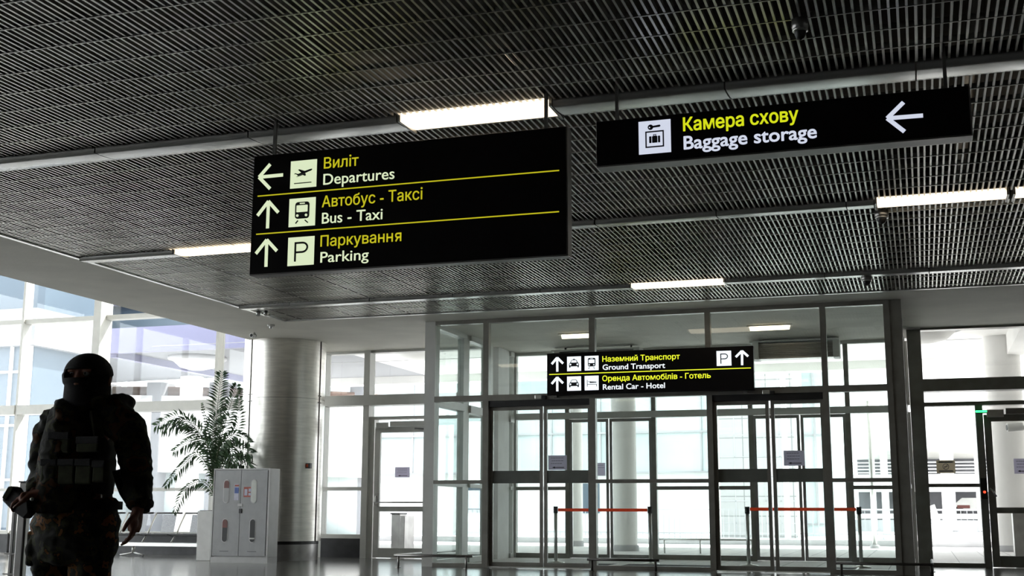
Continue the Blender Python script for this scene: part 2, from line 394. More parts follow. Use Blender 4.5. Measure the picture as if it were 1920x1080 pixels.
# door_1: glazed exit door left of the vestibule
def exit_door(nm, x0, x1, hinge_right, closer_x, box_m):
    d = empty(nm, ((x0+x1)/2, 23.2, 0), **STR)
    y0, y1 = 23.17, 23.24
    for a,b in ((x0,x0+.12),(x1-.12,x1)): box('stile', box_m, a, b, y0, y1, .01, 2.62, d, bevel=.005)
    box('top_rail', box_m, x0+.12, x1-.12, y0, y1, 2.50, 2.62, d)
    box('mid_rail', box_m, x0+.12, x1-.12, y0, y1, .92, 1.02, d)
    box('bottom_rail', box_m, x0+.12, x1-.12, y0, y1, .01, .20, d)
    box('pane', 'glass', x0+.12, x1-.12, 23.20, 23.212, 1.02, 2.50, d); box('pane', 'glass', x0+.12, x1-.12, 23.20, 23.212, .20, .92, d)
    cb = box('closer_body', 'alu', x0+.05, x0+.33, 23.08, 23.165, 2.57, 2.70, d, bevel=.008)
    box('closer_cover', 'steel_dark' if box_m == 'grey_frame' else 'frame', x0+.36, x1, 23.09, 23.165, 2.62, 2.72, d, bevel=.006)
    MB().tube([(x0+.9,23.10,2.57),(x0+1.15,23.06,2.55),(x0+1.35,23.12,2.59)], .012, 6).build('closer_arm', 'dark', d)
    return d
DX0 = -10.56
bar(w2, xd, DX0-.03, 0, 2.77, 'door_jamb', y0=23.2)
d1 = exit_door('door_1', DX0, DX0+1.22, True, 0, 'frame')
bar_ = MB().tube([(DX0+.05,23.07,1.10),(DX0+1.15,23.07,1.10)], .014, 8).build('push_bar', 'steel_dark', d1)
h = MB(); h.tube([(DX0+.07,23.16,1.22),(DX0+.07,23.08,1.22),(DX0+.07,23.06,1.14),(DX0+.07,23.08,1.06),(DX0+.07,23.16,1.06)], .015, 8); h.box(DX0+.04,DX0+.10,23.15,23.17,1.0,1.28)
h.build('handle', 'alu', d1)
# window_3: right of the vestibule
w3 = empty('window_3', (2,FY0,0), **STR)
bar(w3, -.13, .11, 0, C-.03, 'corner_post', 'grey_frame', 23.12)
bar(w3, .11, 6.6, 4.16, C, 'head', 'grey_frame', 23.2)
bar(w3, .11, 6.6, 3.05, 3.27, 'transom', 'grey_frame', 23.12)
bar(w3, .11, 6.6, 2.79, 2.86, 'rail', 'grey_frame', 23.2)
MXR0, MXR1 = X(1836,900,23.3), X(1850,900,23.3)
bar(w3, MXR0, MXR1, 0, 2.79, 'mullion', 'grey_frame')
bar(w3, .11, MXR0, 1.37, 1.43, 'rail', 'grey_frame', 23.2)
bar(w3, .11, MXR0, 0, .07, 'sill', 'grey_frame', 23.2)
pane(w3, .11, MXR0, .07, 1.37); pane(w3, .11, MXR0, 1.43, 2.79); pane(w3, .11, 3.3, 3.27, 4.16); pane(w3, .11, 3.3, 2.86, 3.05)
bar(w3, 3.3, 3.4, 0, C, 'mullion', 'grey_frame'); pane(w3, 3.4, 6.6, 3.27, 4.16); pane(w3, 3.4, 6.6, .1, 2.79); bar(w3, 6.6, XR, 0, C, 'end_panel', 'frame')
DR0 = MXR1+.01
d2 = exit_door('door_2', DR0, DR0+1.25, False, 0, 'grey_frame')
bar(w3, DR0+1.26, 3.3, 0, 2.79, 'door_jamb', 'grey_frame')
MB().tube([(DR0+.03,23.15,1.34),(DR0+.08,23.08,1.28),(DR0+.12,23.08,1.20)], .018, 8).build('handle', 'alu', d2)
# access reader and green lamp on the mullion
xr = X(1845,918,23.15)
t = empty('access_reader', (xr,23.14,1.35), 'black card reader with red light on the mullion beside the right exit door', 'card reader')
box('housing', 'dark', xr-.055, xr+.055, 23.10, 23.148, 1.16, 1.52, t, bevel=.006)
MB().ball((xr+.005,23.097,1.28), (.022,.006,.022)).build('status_light', 'red_led', t)
xg = X(1840,771,23.15)
t = empty('exit_indicator', (xg,23.1,2.68), 'small glowing green indicator lamp above the right exit door mullion', 'indicator lamp')
box('lens', 'green_led', xg-.10, xg+.09, 23.07, 23.11, 2.655, 2.69, t, bevel=.01); box('backing', 'dark', xg-.10, xg+.09, 23.112, 23.148, 2.64, 2.70, t)

# ------------------------------------------------------------------ vestibule
vf = empty('wall_vestibule_front', (-4,VY,0), **STR)
G = 'grey_frame'
def vbar(x0,x1,z0,z1,nm='mullion',m=G,y0=VY,y1=VY+.12): return box(nm, m, x0,x1,y0,y1,z0,z1, vf)
vbar(VX0-.03,-7.96,0,C,'corner_post','frame',VY,VY+.22)
for x0,x1 in ((-7.07,-6.97),(-5.19,-5.09),(-3.24,-3.15),(-1.41,-1.32)): vbar(x0,x1,0,C-.07)
vbar(-.44,-.35,0,C-.07); vbar(-.35,-.17,0,C,'corner_post',G,VY+.02,VY+.25)
vbar(-7.96,-.35,C-.07,C,'head')
vbar(-7.96,-.44,2.78,2.88,'transom',G,VY-.01,VY+.13)
baysf = [(-7.96,-7.07),(-5.09,-3.24),(-1.32,-.44)]
for a,b in baysf:
    vbar(a,b,1.385,1.445,'rail'); vbar(a,b,0,.065,'sill')
    box('pane','glass_v',a,b,VY+.05,VY+.062,.065,1.385,vf); box('pane','glass_v',a,b,VY+.05,VY+.062,1.445,2.78,vf)
for a,b in ((-7.96,-7.07),(-6.97,-5.19),(-5.09,-3.24),(-3.15,-1.41),(-1.32,-.44)):
    box('pane','glass_v',a,b,VY+.05,VY+.062,2.88,C-.07,vf)
for a,b in ((-6.97,-5.19),(-3.15,-1.41)):
    vbar(a,b,2.68,2.78,'door_track','dark',VY+.02,VY+.2)
dn = 3
def leaf(x0,x1,Y,z1,m=G,band=True,st=.055):
    global dn
    d = empty('door_%d'%dn, ((x0+x1)/2,Y,0), **STR); dn += 1
    for a,b in ((x0,x0+st),(x1-st,x1)): box('stile', m, a,b,Y,Y+.05,.02,z1,d)
    box('top_rail', m, x0+st,x1-st,Y,Y+.05,z1-.06,z1,d); box('bottom_rail', m, x0+st,x1-st,Y,Y+.05,.02,.09,d)
    zb = (1.39,1.60)
    if band:
        box('safety_band','band',x0+st,x1-st,Y+.012,Y+.034,zb[0],zb[1],d)
        box('pane','glass_v',x0+st,x1-st,Y+.018,Y+.028,.09,zb[0],d); box('pane','glass_v',x0+st,x1-st,Y+.018,Y+.028,zb[1],z1-.06,d)
    else: box('pane','glass_v',x0+st,x1-st,Y+.018,Y+.028,.09,z1-.06,d)
    return d
leaf(-6.97,-6.03,VY+.1,2.68); leaf(-6.01,-5.19,VY+.1,2.68)
leaf(-3.15,-2.265,VY+.1,2.68); leaf(-2.235,-1.41,VY+.1,2.68)
# motion sensors over the sliding doors
for x, z, lb in ((-6.03,2.82,'small grey motion sensor over the left sliding door'),(-2.25,2.80,'small grey motion sensor over the right sliding door')):
    t = empty('motion_sensor', (x,VY-.02,z), lb, 'sensor', 'sensors over the sliding doors')
    box('housing','alu',x-.09,x+.03,VY-.07,VY-.012,z-.035,z+.035,t,bevel=.01); box('sensor_window','dark',x+.035,x+.10,VY-.06,VY-.012,z-.04,z+.02,t,bevel=.008)
# side walls (left one glazed with a solid end panel, right one seen edge-on)
vl = empty('wall_vestibule_left', (VX0,22,0), **STR)
def sbar(par,X0,X1,y0,y1,z0,z1,nm,m='frame'): return box(nm,m,X0,X1,y0,y1,z0,z1,par)
for y0,y1 in ((21.45,21.75),(22.75,23.12)): sbar(vl,VX0,VX0+.12,y0,y1,0,C,'post')
sbar(vl,VX0,VX0+.12,23.45,24.15,0,C,'solid_panel','white'); sbar(vl,VX0,VX0+.12,24.38,YO,0,C,'post')
for y0,y1 in ((20.12,21.45),(21.75,22.75),(24.15,24.38)):
    for z0,z1,nm in ((0,.1,'sill'),(1.36,1.43,'rail'),(2.74,2.88,'transom'),(C-.1,C,'head')): sbar(vl,VX0+.01,VX0+.16,y0,y1,z0,z1,nm)
    for z0,z1 in ((.1,1.36),(1.43,2.74),(2.88,C-.1)): box('pane','glass_v',VX0+.05,VX0+.06,y0,y1,z0,z1,vl)
vr = empty('wall_vestibule_right', (VX1,22,0), **STR)
for y0,y1 in ((21.9,22.1),(24.3,YO)): sbar(vr,VX1-.1,VX1,y0,y1,0,C,'post',G)
for y0,y1 in ((20.15,21.9),(22.1,24.3)):
    for z0,z1,nm in ((0,.1,'sill'),(1.36,1.43,'rail'),(2.74,2.88,'transom'),(C-.1,C,'head')): sbar(vr,VX1-.09,VX1-.01,y0,y1,z0,z1,nm,G)
    for z0,z1 in ((.1,1.36),(1.43,2.74),(2.88,C-.1)): box('pane','glass_v',VX1-.05,VX1-.04,y0,y1,z0,z1,vr)
# outer wall
vo = empty('wall_vestibule_outer', (-4,YO,0), **STR)
OM = 'steel_dark'
om = [-8.0,-6.86,-5.06,-3.13,-1.28,VX1]
for i,x in enumerate(om):
    for z0,z1 in ((0,2.80),(2.93,C-.05)): box('mullion','grey_frame' if 0<i<5 else 'frame',x-.05,x+.04,YO,YO+.12,z0,z1,vo)
box('transom','frame',-8.05,VX1,YO-.02,YO+.14,2.80,2.93,vo); box('head','frame',-8.05,VX1,YO,YO+.12,C-.06,C+.1,vo)
for i,(a,b) in enumerate(zip(om,om[1:])):
    box('pane','glass_v',a+.04,b-.05,YO+.05,YO+.06,2.93,C-.06,vo)
    if i in (0,2,4):
        box('rail',G,a+.04,b-.05,YO,YO+.1,1.36,1.43,vo); box('sill',G,a+.04,b-.05,YO,YO+.1,0,.1,vo)
        box('pane','glass_v',a+.04,b-.05,YO+.05,YO+.06,.1,1.36,vo); box('pane','glass_v',a+.04,b-.05,YO+.05,YO+.06,1.43,2.80,vo)
for a,b in ((-6.82,-6.0),(-5.98,-5.11),(-3.09,-2.2),(-2.18,-1.33)): leaf(a,b,YO+.02,2.79,OM,False)
# ------------------------------------------------------------------ outdoor ground
box('ground', 'outfloor', -60, 40, YG+.2, 34, -.2, -.01, **STR)
box('road', 'road', -90, 60, 34, 110, -.25, -.08, **STR)

# ------------------------------------------------------------------ round steel column
def polar(cx, cy, r, a): return (cx+r*math.cos(a), cy+r*math.sin(a))
CX, CY, CR = -11.88, 21.72, .80
cl = empty('round_column', (CX,CY,0), 'large round column clad in brushed steel between the windows', 'column')
am = math.atan2(-CY, -CX)              # direction towards the camera
def clad(a0,a1,z0,z1,r=CR,nm='cladding_panel',m='steel',n=24):
    return MB().lathe(CX,CY,[(r,z0),(r,z1)],n,a0,a1).build(nm,m,cl)
for z0,z1 in ((.36,C-.0),):
    edges = [am-2.2, am-.93-.0, am+1.02, am+2.6]
    for a,b in zip(edges, edges[1:]): clad(a+.008,b-.008,.36,3.06); clad(a+.008,b-.008,3.065,C+1.6)
clad(am+2.608, am+2*math.pi-2.208, .36, C+1.6)
MB().lathe(CX,CY,[(CR-.04,.3),(CR-.04,C+1.6)],48).build('core','dark',cl)
MB().lathe(CX,CY,[(CR-.045,.0),(CR-.045,.36)],48).build('plinth','steel_dark',cl)
for a in (edges[1],edges[2]):
    x,y = polar(CX,CY,CR+.004,a)
    MB().tube([(x,y,.36),(x,y,C)], .012, 6).build('seam_strip','steel_dark',cl)
    for z in (3.0,3.13): 
        for s in (-.06,.06):
            p = polar(CX,CY,CR+.002,a+s); MB().ball((p[0],p[1],z),.012,8,5).build('screw','steel_dark',cl)
p = onY(587,873,21.0); q = polar(CX,CY,CR+.03,am+.66)
t = empty('call_point', (q[0],q[1],1.75), 'tiny red alarm call point on the round steel column', 'call point')
zc = Z(587,873,21.3)
box('box_body','dark',q[0]-.06,q[0]+.05,q[1]-.03,q[1]+.04,zc-.05,zc+.05,t); box('button','red',q[0]-.035,q[0]+.005,q[1]-.04,q[1]-.03,zc-.03,zc+.03,t)

# ------------------------------------------------------------------ signs
CAP = None
_arc = lambda cx,cz,rx,rz,a0,a1,n=8: [(cx+rx*math.cos(math.radians(a0+(a1-a0)*k/n)), cz+rz*math.sin(math.radians(a0+(a1-a0)*k/n))) for k in range(n+1)]
GLYPH = {  # stroke centre lines (width .085) of three small letters the built-in face fills wrongly
 'н': [[(.044,0),(.044,.542)],[(.389,0),(.389,.542)],[(.044,.276),(.389,.276)]],
 'ь': [[(.044,0),(.044,.542)],[(.044,.302),(.26,.302)]+_arc(.26,.172,.135,.13,90,-90)+[(.044,.042)]],
 'я': [[(.389,0),(.389,.542)],[(.389,.500),(.17,.500)]+_arc(.17,.378,.118,.122,90,270)+[(.389,.256)],[(.055,0),(.215,.25)]]}
def text_mesh(txt, bold=0.):
    """set another stem letter in place of the broken ones, then swap its shape for strokes"""
    fix = lambda s_: ''.join('п' if c in GLYPH else c for c in s_)
    me = raw_text(fix(txt))
    if not any(c in GLYPH for c in txt): return me
    bm = bmesh.new(); bm.from_mesh(me)
    for i, ch in enumerate(txt):
        if ch not in GLYPH: continue
        q = raw_text(fix(txt[:i])+'п'); xr_ = max(v.co.x for v in q.vertices); xl = xr_-.433
        bmesh.ops.delete(bm, geom=[v for v in bm.verts if xl-.004 < v.co.x < xr_+.004], context='VERTS')
        for path in GLYPH[ch]:
            pts = [Vector((xl+x,z,0)) for x,z in path]; L = []; R = []
            for k,p in enumerate(pts):
                d = (pts[min(k+1,len(pts)-1)]-pts[max(k-1,0)]).normalized(); n_ = Vector((-d.y,d.x,0))*.043
                L.append(bm.verts.new(p+n_)); R.append(bm.verts.new(p-n_))
            for k in range(len(pts)-1): bm.faces.new((R[k],R[k+1],L[k+1],L[k]))
    bm.to_mesh(me); bm.free(); return me
def raw_text(txt, bold=0.):
    cu = bpy.data.curves.new('t','FONT'); cu.body = txt; cu.size = 50; cu.resolution_u = 4
    o = bpy.data.objects.new('t', cu); COL.objects.link(o)
    dg = bpy.context.evaluated_depsgraph_get(); dg.update()
    me = bpy.data.meshes.new_from_object(o.evaluated_get(dg)); bpy.data.objects.remove(o); bpy.data.curves.remove(cu)
    me.transform(Matrix.Scale(.02,4))
    return me
_h = text_mesh('H'); CAPH = max(v.co.y for v in _h.vertices)
TH = .004
def lettering(par, txt, Y, x0, y0, x1, y1, cap, m, bold=.004):
    """text between photo pixels (x0,y0) and (x1,y1) of its baseline on the face plane Y, capital height in pixels"""
    a = onY(x0,y0,Y); b = onY(x1,y1,Y); hz = onY(x0,y0-cap,Y).z-a.z
    me = text_mesh(txt, bold)
    xs_ = [v.co.x for v in me.vertices]; mn, mxx = min(xs_), max(xs_)
    sx = (b.x-a.x)/(mxx-mn); sz = hz/CAPH
    for v in me.vertices:
        u = (v.co.x-mn); v.co = Vector((a.x+u*sx, Y-TH, a.z+v.co.y*sz))
    bm = bmesh.new(); bm.from_mesh(me)
    if bold:
        w_ = bold*hz/CAPH; base = bm.faces[:]
        for k,(ux,uz) in enumerate(((1,0),(-1,0),(0,.8),(0,-.8),(.7,.6),(-.7,.6),(.7,-.6),(-.7,-.6))):
            g = bmesh.ops.duplicate(bm, geom=base)
            for v in g['geom']:
                if isinstance(v, bmesh.types.BMVert): v.co.x += ux*w_; v.co.z += uz*w_; v.co.y += .00012*(k+1)
    r = bmesh.ops.extrude_face_region(bm, geom=bm.faces[:])
    for v in [g for g in r['geom'] if isinstance(g, bmesh.types.BMVert)]: v.co.y += TH
    bmesh.ops.recalc_face_normals(bm, faces=bm.faces[:]); bm.to_mesh(me); bm.free()
    me.name = 'lettering'; me.materials.clear(); me.materials.append(M[m])
    o = bpy.data.objects.new('lettering', me); COL.objects.link(o); o.parent = par
    o.matrix_parent_inverse = Matrix.Translation(-par.location)
    return o
def stroke(mb, a, b, w, Y, t=TH, r=True):
    a = Vector(a); b = Vector(b); d = (b-a).normalized(); n = Vector((-d.y,d.x))*w/2
    pts = [a+n, a-n, b-n, b+n]
    mb.prism_y([tuple(p) for p in pts], Y-t, Y)
    return mb
def disc(mb, c, r, Y, t=TH, n=20, rz=None):
    mb.prism_y([(c[0]+r*math.cos(2*math.pi*k/n), c[1]+(rz or r)*math.sin(2*math.pi*k/n)) for k in range(n)], Y-t, Y); return mb
def rrect(mb, x0, x1, z0, z1, r, Y, t=TH):
    pts = []
    for cx,cz,a in ((x1-r,z1-r,0),(x0+r,z1-r,90),(x0+r,z0+r,180),(x1-r,z0+r,270)):
        for k in range(5):
            q = math.radians(a+90*k/4); pts.append((cx+r*math.cos(q), cz+r*math.sin(q)))
    mb.prism_y(pts, Y-t, Y); return mb
def ring_rect(mb, x0,x1,z0,z1,w,Y,t=TH):
    for a,b,c,d in ((x0,x1,z0,z0+w),(x0,x1,z1-w,z1),(x0,x0+w,z0+w,z1-w),(x1-w,x1,z0+w,z1-w)): mb.prism_y([(a,c),(b,c),(b,d),(a,d)],Y-t,Y)
    return mb
def xz(px, y, Y): p = onY(px,y,Y); return Vector((p.x,p.z))
def arrow(par, Y, tip, tail, w1_, w2_, wpx, m):
    mb = MB(); T,Q,A,B = [xz(*p,Y) for p in (tip,tail,w1_,w2_)]
    wd = abs(onY(tip[0]+wpx,tip[1],Y).x-T.x)
    d = (Q-T).normalized()
    stroke(mb,T+d*wd*.7,Q,wd,Y); stroke(mb,T+d*wd*.25,A,wd,Y,TH*1.2); stroke(mb,T+d*wd*.25,B,wd,Y,TH*1.4)
    return mb.build('arrow', m, par)
def icon(par, Y, x0,y0,x1,y1, m, draw, mi='ink'):
    """square pictogram panel with corners at photo pixels; draw() works in 0..1 coordinates"""
    a = xz(x0,y0,Y); b = xz(x1,y1,Y); w_ = b.x-a.x; hh = a.y-b.y
    hh_ = hh
    p = MB().prism_y([(a.x,b.y),(b.x,b.y),(b.x,a.y),(a.x,a.y)], Y-TH, Y).build('pictogram_panel', m, par)
    mb = MB(); YY = Y-TH-.0005
    def P(u,v): return (a.x+u*w_, b.y+v*hh)
    draw(mb, P, YY, w_)
    ob = mb.build('pictogram', mi, p)
    mw = MB()
    if draw in WH: WH[draw](mw, P, YY-TH*1.2, w_); mw.build('pictogram_detail', m, p)
    return p
def poly(mb,P,pts,Y): mb.prism_y([P(*q) for q in pts],Y-TH,Y)
def d_plane(mb,P,Y,w_):
    poly(mb,P,[(.17,.50),(.21,.52),(.30,.44),(.80,.60),(.84,.645),(.82,.66),(.74,.65),(.56,.60),(.34,.68),(.30,.655),(.42,.55),(.30,.51),(.21,.545),(.17,.545)][::-1],Y)
    poly(mb,P,[(.24,.41),(.58,.52),(.60,.44),(.56,.42),(.48,.46),(.25,.40)],Y-.0004)
    stroke(mb,P(.16,.17),P(.82,.17),w_*.03,Y)
def d_bus(mb,P,Y,w_):
    a = P(.24,.27); b = P(.78,.86); rrect(mb,a[0],b[0],a[1],b[1],w_*.1,Y)
    stroke(mb,P(.36,.21),P(.27,.11),w_*.04,Y); stroke(mb,P(.62,.21),P(.74,.11),w_*.04,Y)
def w_bus(mb,P,Y,w_):
    a = P(.30,.50); b = P(.72,.74); rrect(mb,a[0],b[0],a[1],b[1],w_*.02,Y)
    a = P(.42,.785); b = P(.61,.82); rrect(mb,a[0],b[0],a[1],b[1],w_*.012,Y)
    disc(mb,P(.34,.38),w_*.045,Y); disc(mb,P(.67,.38),w_*.045,Y)
def d_P(mb,P,Y,w_):
    s_ = w_*.065
    stroke(mb,P(.29,.14),P(.29,.82),s_,Y)
    pts = []
    pth = [(.26,.79),(.55,.79)]+[(.55+.20*math.cos(t),.625+.165*math.sin(t)) for t in [math.radians(90-18*k) for k in range(1,10)]]+[(.55,.46),(.29,.46)]
    for i,(p,q) in enumerate(zip(pth,pth[1:])): stroke(mb,P(*p),P(*q),s_,Y-.0001*i)
def d_bag(mb,P,Y,w_):
    a,b = P(.21,.18),P(.79,.68); ring_rect(mb,a[0],b[0],a[1],b[1],w_*.04,Y)
    for u0,u1 in ((.33,.40),(.42,.585),(.605,.67)):
        c,d = P(u0,.32),P(u1,.52); rrect(mb,c[0],d[0],c[1],d[1],w_*.012,Y)
    ring_rect(mb,P(.455,.5)[0],P(.55,.5)[0],P(.5,.515)[1],P(.5,.575)[1],w_*.018,Y)
    disc(mb,P(.375,.80),w_*.085,Y); 
    poly(mb,P,[(.42,.78),(.66,.79),(.69,.82),(.67,.855),(.42,.83)],Y-.0004)
def w_bag(mb,P,Y,w_): disc(mb,P(.35,.79),w_*.018,Y)
def d_car(mb,P,Y,w_):
    poly(mb,P,[(.16,.24),(.24,.24),(.25,.32),(.75,.32),(.76,.24),(.84,.24),(.86,.45),(.82,.54),(.76,.60),(.69,.74),(.64,.78),(.36,.78),(.31,.74),(.24,.60),(.18,.54),(.14,.45)][::-1],Y)
def w_car(mb,P,Y,w_):
    poly(mb,P,[(.29,.58),(.71,.58),(.655,.72),(.62,.74),(.38,.74),(.345,.72)],Y)
    disc(mb,P(.25,.45),w_*.06,Y); disc(mb,P(.75,.45),w_*.06,Y)
def d_taxi(mb,P,Y,w_):
    d_car(mb,P,Y,w_); poly(mb,P,[(.43,.76),(.57,.76),(.55,.84),(.45,.84)],Y-.0004)
def d_bed(mb,P,Y,w_):
    stroke(mb,P(.19,.25),P(.19,.72),w_*.035,Y); stroke(mb,P(.85,.25),P(.85,.42),w_*.035,Y); stroke(mb,P(.19,.41),P(.85,.41),w_*.035,Y-.0003)
    poly(mb,P,[(.37,.50),(.85,.52),(.85,.575),(.44,.60),(.36,.63)],Y); disc(mb,P(.29,.60),w_*.03,Y)
WH = {d_bus:w_bus, d_bag:w_bag, d_car:w_car, d_taxi:w_car}
def sign(Y, tl, tr_, br_, bl, label, depth, rods, edge='steel_dark'):
    a = onY(*tl,Y); b = onY(*tr_,Y); c = onY(*br_,Y); d = onY(*bl,Y)
    x0 = (a.x+d.x)/2; x1 = (b.x+c.x)/2; z1 = (a.z+b.z)/2; z0 = (c.z+d.z)/2
    s = empty('hanging_sign', ((x0+x1)/2,Y,z0), label, 'sign', 'black hanging direction signs')
    box('housing', edge, x0, x1, Y+.004, Y+depth, z0, z1, s, bevel=.004)
    box('face', 'black_face', x0+.004, x1-.012, Y, Y+.0038, z0+.012, z1-.004, s)
    for (px,py) in rods:
        x = onY(px,py,Y+depth/2).x
        r = MB().box(x-.013,x+.013,Y+depth/2-.013,Y+depth/2+.013,z1,C+.12)
        r.build('hanging_rod', 'steel_dark', s)
    return s
# sign A: Departures / Bus - Taxi / Parking
YA = 8.98
sa = sign(YA,(476,294),(1063,235),(1065.5,479),(467.5,517.5),'large black three-line sign pointing to Departures, Bus - Taxi and Parking',.12,[(516,260),(1024,205)])
arrow(sa,YA,(484.5,332.5),(530.8,328),(507,308),(506.5,354),5.6,'w1')
icon(sa,YA,545.9,303.0,593.0,349.8,'w1',d_plane)
lettering(sa,'Виліт',YA,607.5,316.3,672,310.3,19.5,'y1'); lettering(sa,'Departures',YA,606.3,346.7,739.4,335.5,20,'w1')
for l,r in (((483.3,368.8),(1048.5,318.8)),((480.5,440),(1048.3,396.3))):
    a,b = xz(*l,YA),xz(*r,YA); z = (a.y+b.y)/2; MB().prism_y([(a.x,z-.0045),(b.x,z-.0045),(b.x,z+.0045),(a.x,z+.0045)],YA-TH,YA).build('divider_line','y1',sa)
arrow(sa,YA,(503.7,376),(501.7,428.3),(483.0,404.5),(522,398.5),5.6,'w1')
icon(sa,YA,543.2,373.5,590.6,422.5,'w1',d_bus)
lettering(sa,'Автобус - Таксі',YA,603.7,388.8,792,373.6,20,'y1'); lettering(sa,'Bus - Taxi',YA,603.7,419.5,717,411,20,'w1')
arrow(sa,YA,(500.5,448.2),(498.8,500.3),(480,475.8),(519.3,470.5),5.6,'w1')
icon(sa,YA,541,446,588.3,496,'w1',d_P)
lettering(sa,'Паркування',YA,601,462.5,752.3,452,19.5,'y1'); lettering(sa,'Parking',YA,600.8,492.5,691,486.3,19.5,'w1')
# sign B: Baggage storage
YB2 = 8.98
sb = sign(YB2,(1117.5,226),(1820,162),(1823.5,257),(1118,311),'black sign for Baggage storage with a left arrow, right of the larger sign',.16,[(1157,190),(1771,130)])
icon(sb,YB2,1197.3,229.0,1258.5,285.0,'w2',d_bag)
lettering(sb,'Камера схову',YB2,1281.6,245.9,1496.8,228.2,23.5,'y2',.020); lettering(sb,'Baggage storage',YB2,1282.8,280.1,1531.2,258.6,24,'w2',.020)
arrow(sb,YB2,(1661.5,222.2),(1730.7,216.7),(1694,192),(1696,247),8.2,'w2')
# sign C: Ground Transport
YC = 19.66
sc = sign(YC,(1025,663),(1413,648),(1413.5,731.5),(1026,741),'black sign for Ground Transport and Rental Car - Hotel over the glass entrance',.12,[],'black_face')
for px in (1040,1395):
    x = X(px,690,YC+.1); box('bracket','steel_dark',x-.03,x+.03,YC+.12,VY-.012,2.80,2.86,sc)
arrow(sc,YC,(1044.7,669.5),(1045,696.9),(1034.5,682.7),(1055.8,681.5),4.2,'w3'); arrow(sc,YC,(1044.7,706.5),(1045,733.7),(1034.5,719.8),(1055.8,718.5),4.2,'w3')
icon(sc,YC,1063.3,669,1089.6,695.3,'w3',d_taxi); icon(sc,YC,1096.2,667.8,1122.5,694,'w3',d_bus)
icon(sc,YC,1063.3,706.2,1089.6,732.2,'w3',d_car); icon(sc,YC,1096.2,705,1122.6,731.2,'w3',d_bed)
lettering(sc,'Наземний Транспорт',YC,1129.6,678.3,1274.6,673,9.6,'y3',.014); lettering(sc,'Ground Transport',YC,1130.2,693.6,1246.9,689.4,9.8,'w3',.014)
lettering(sc,'Оренда Автомобілів - Готель',YC,1129.6,714.7,1332.6,708.8,9.6,'y3',.014); lettering(sc,'Rental Car - Hotel',YC,1130.7,730.6,1246.7,727.3,9.8,'w3',.014)
a,b = xz(1029.8,702.6,YC),xz(1408,689.5,YC); z=(a.y+b.y)/2; MB().prism_y([(a.x,z-.007),(b.x,z-.007),(b.x,z+.007),(a.x,z+.007)],YC-TH,YC).build('divider_line','y3',sc)
icon(sc,YC,1343.3,658.4,1371.6,685.4,'w3',d_P); arrow(sc,YC,(1391.2,656.8),(1391.5,684.8),(1379.5,669.5),(1402.8,668.2),4.4,'w3')

# ------------------------------------------------------------------ vestibule contents
for px, py, w_, lb in ((1079,628.5,.55,'short glowing oval ceiling light above the left end of the Ground Transport sign'),(1443,613,.72,'short glowing oval ceiling light in the vestibule above the air curtain')):
    p = onZ(px,py,C-.03); t = empty('bulkhead_light', (p.x,p.y,C), lb, 'ceiling light', 'oval lights in the vestibule')
    mb = MB(); rr = .055
    pts = [(-w_/2+rr-rr*math.sin(a), rr*math.cos(a)) for a in [math.pi*k/8 for k in range(9)]]+[(w_/2-rr+rr*math.sin(a), -rr*math.cos(a)) for a in [math.pi*k/8 for k in range(9)]]
    n_ = len(pts); mb.add([(p.x+u,p.y+v,C-.02) for u,v in pts]+[(p.x+u*.96,p.y+v*.7,C-.085) for u,v in pts],[tuple(range(n_-1,-1,-1)),tuple(range(n_,2*n_))]+[(i,(i+1)%n_,(i+1)%n_+n_,i+n_) for i in range(n_)])
    mb.build('diffuser','lamp2',t); box('base_tray','white',p.x-w_/2-.04,p.x+w_/2+.04,p.y-.08,p.y+.08,C-.018,C,t)
def air_curtain(x0, x1, z0, z1, lb):
    Y0, Y1 = 23.85, 24.2
    t = empty('air_curtain', ((x0+x1)/2,(Y0+Y1)/2,z0), lb, 'air curtain', 'air curtains over the outer doors')
    box('casing','steel_dark',x0+.12,x1-.12,Y0+.04,Y1,z0,z1,t)
    for i in range(7):
        z = z0+.04+(z1-z0-.06)*i/7; box('grille_slat','grey_frame',x0+.12,x1-.12,Y0,Y0+.05,z,z+.018,t)
    for a,b in ((x0,x0+.12),(x1-.12,x1)): box('end_cap','frame',a,b,Y0-.02,Y1+.02,z0-.01,z1+.02,t,bevel=.01)
    box('top_cover','white',x0-.05,x1,Y0-.03,Y1,z1+.02,z1+.05,t)
    for x in (x0+.2,x1-.2): MB().tube([(x,24.0,z1+.05),(x,24.0,C)],.02,6).build('hanger','dark',t)
air_curtain(X(1411,650,23.9),X(1574,650,23.9),Z(1500,671,23.9),Z(1500,642,23.9),'dark slatted air curtain with pale end cap right of the Ground Transport sign')
air_curtain(X(1040,650,23.9)+.0,X(1200,650,23.9),Z(1120,684,23.9),Z(1120,659,23.9),'air curtain whose top shows above the left half of the Ground Transport sign')
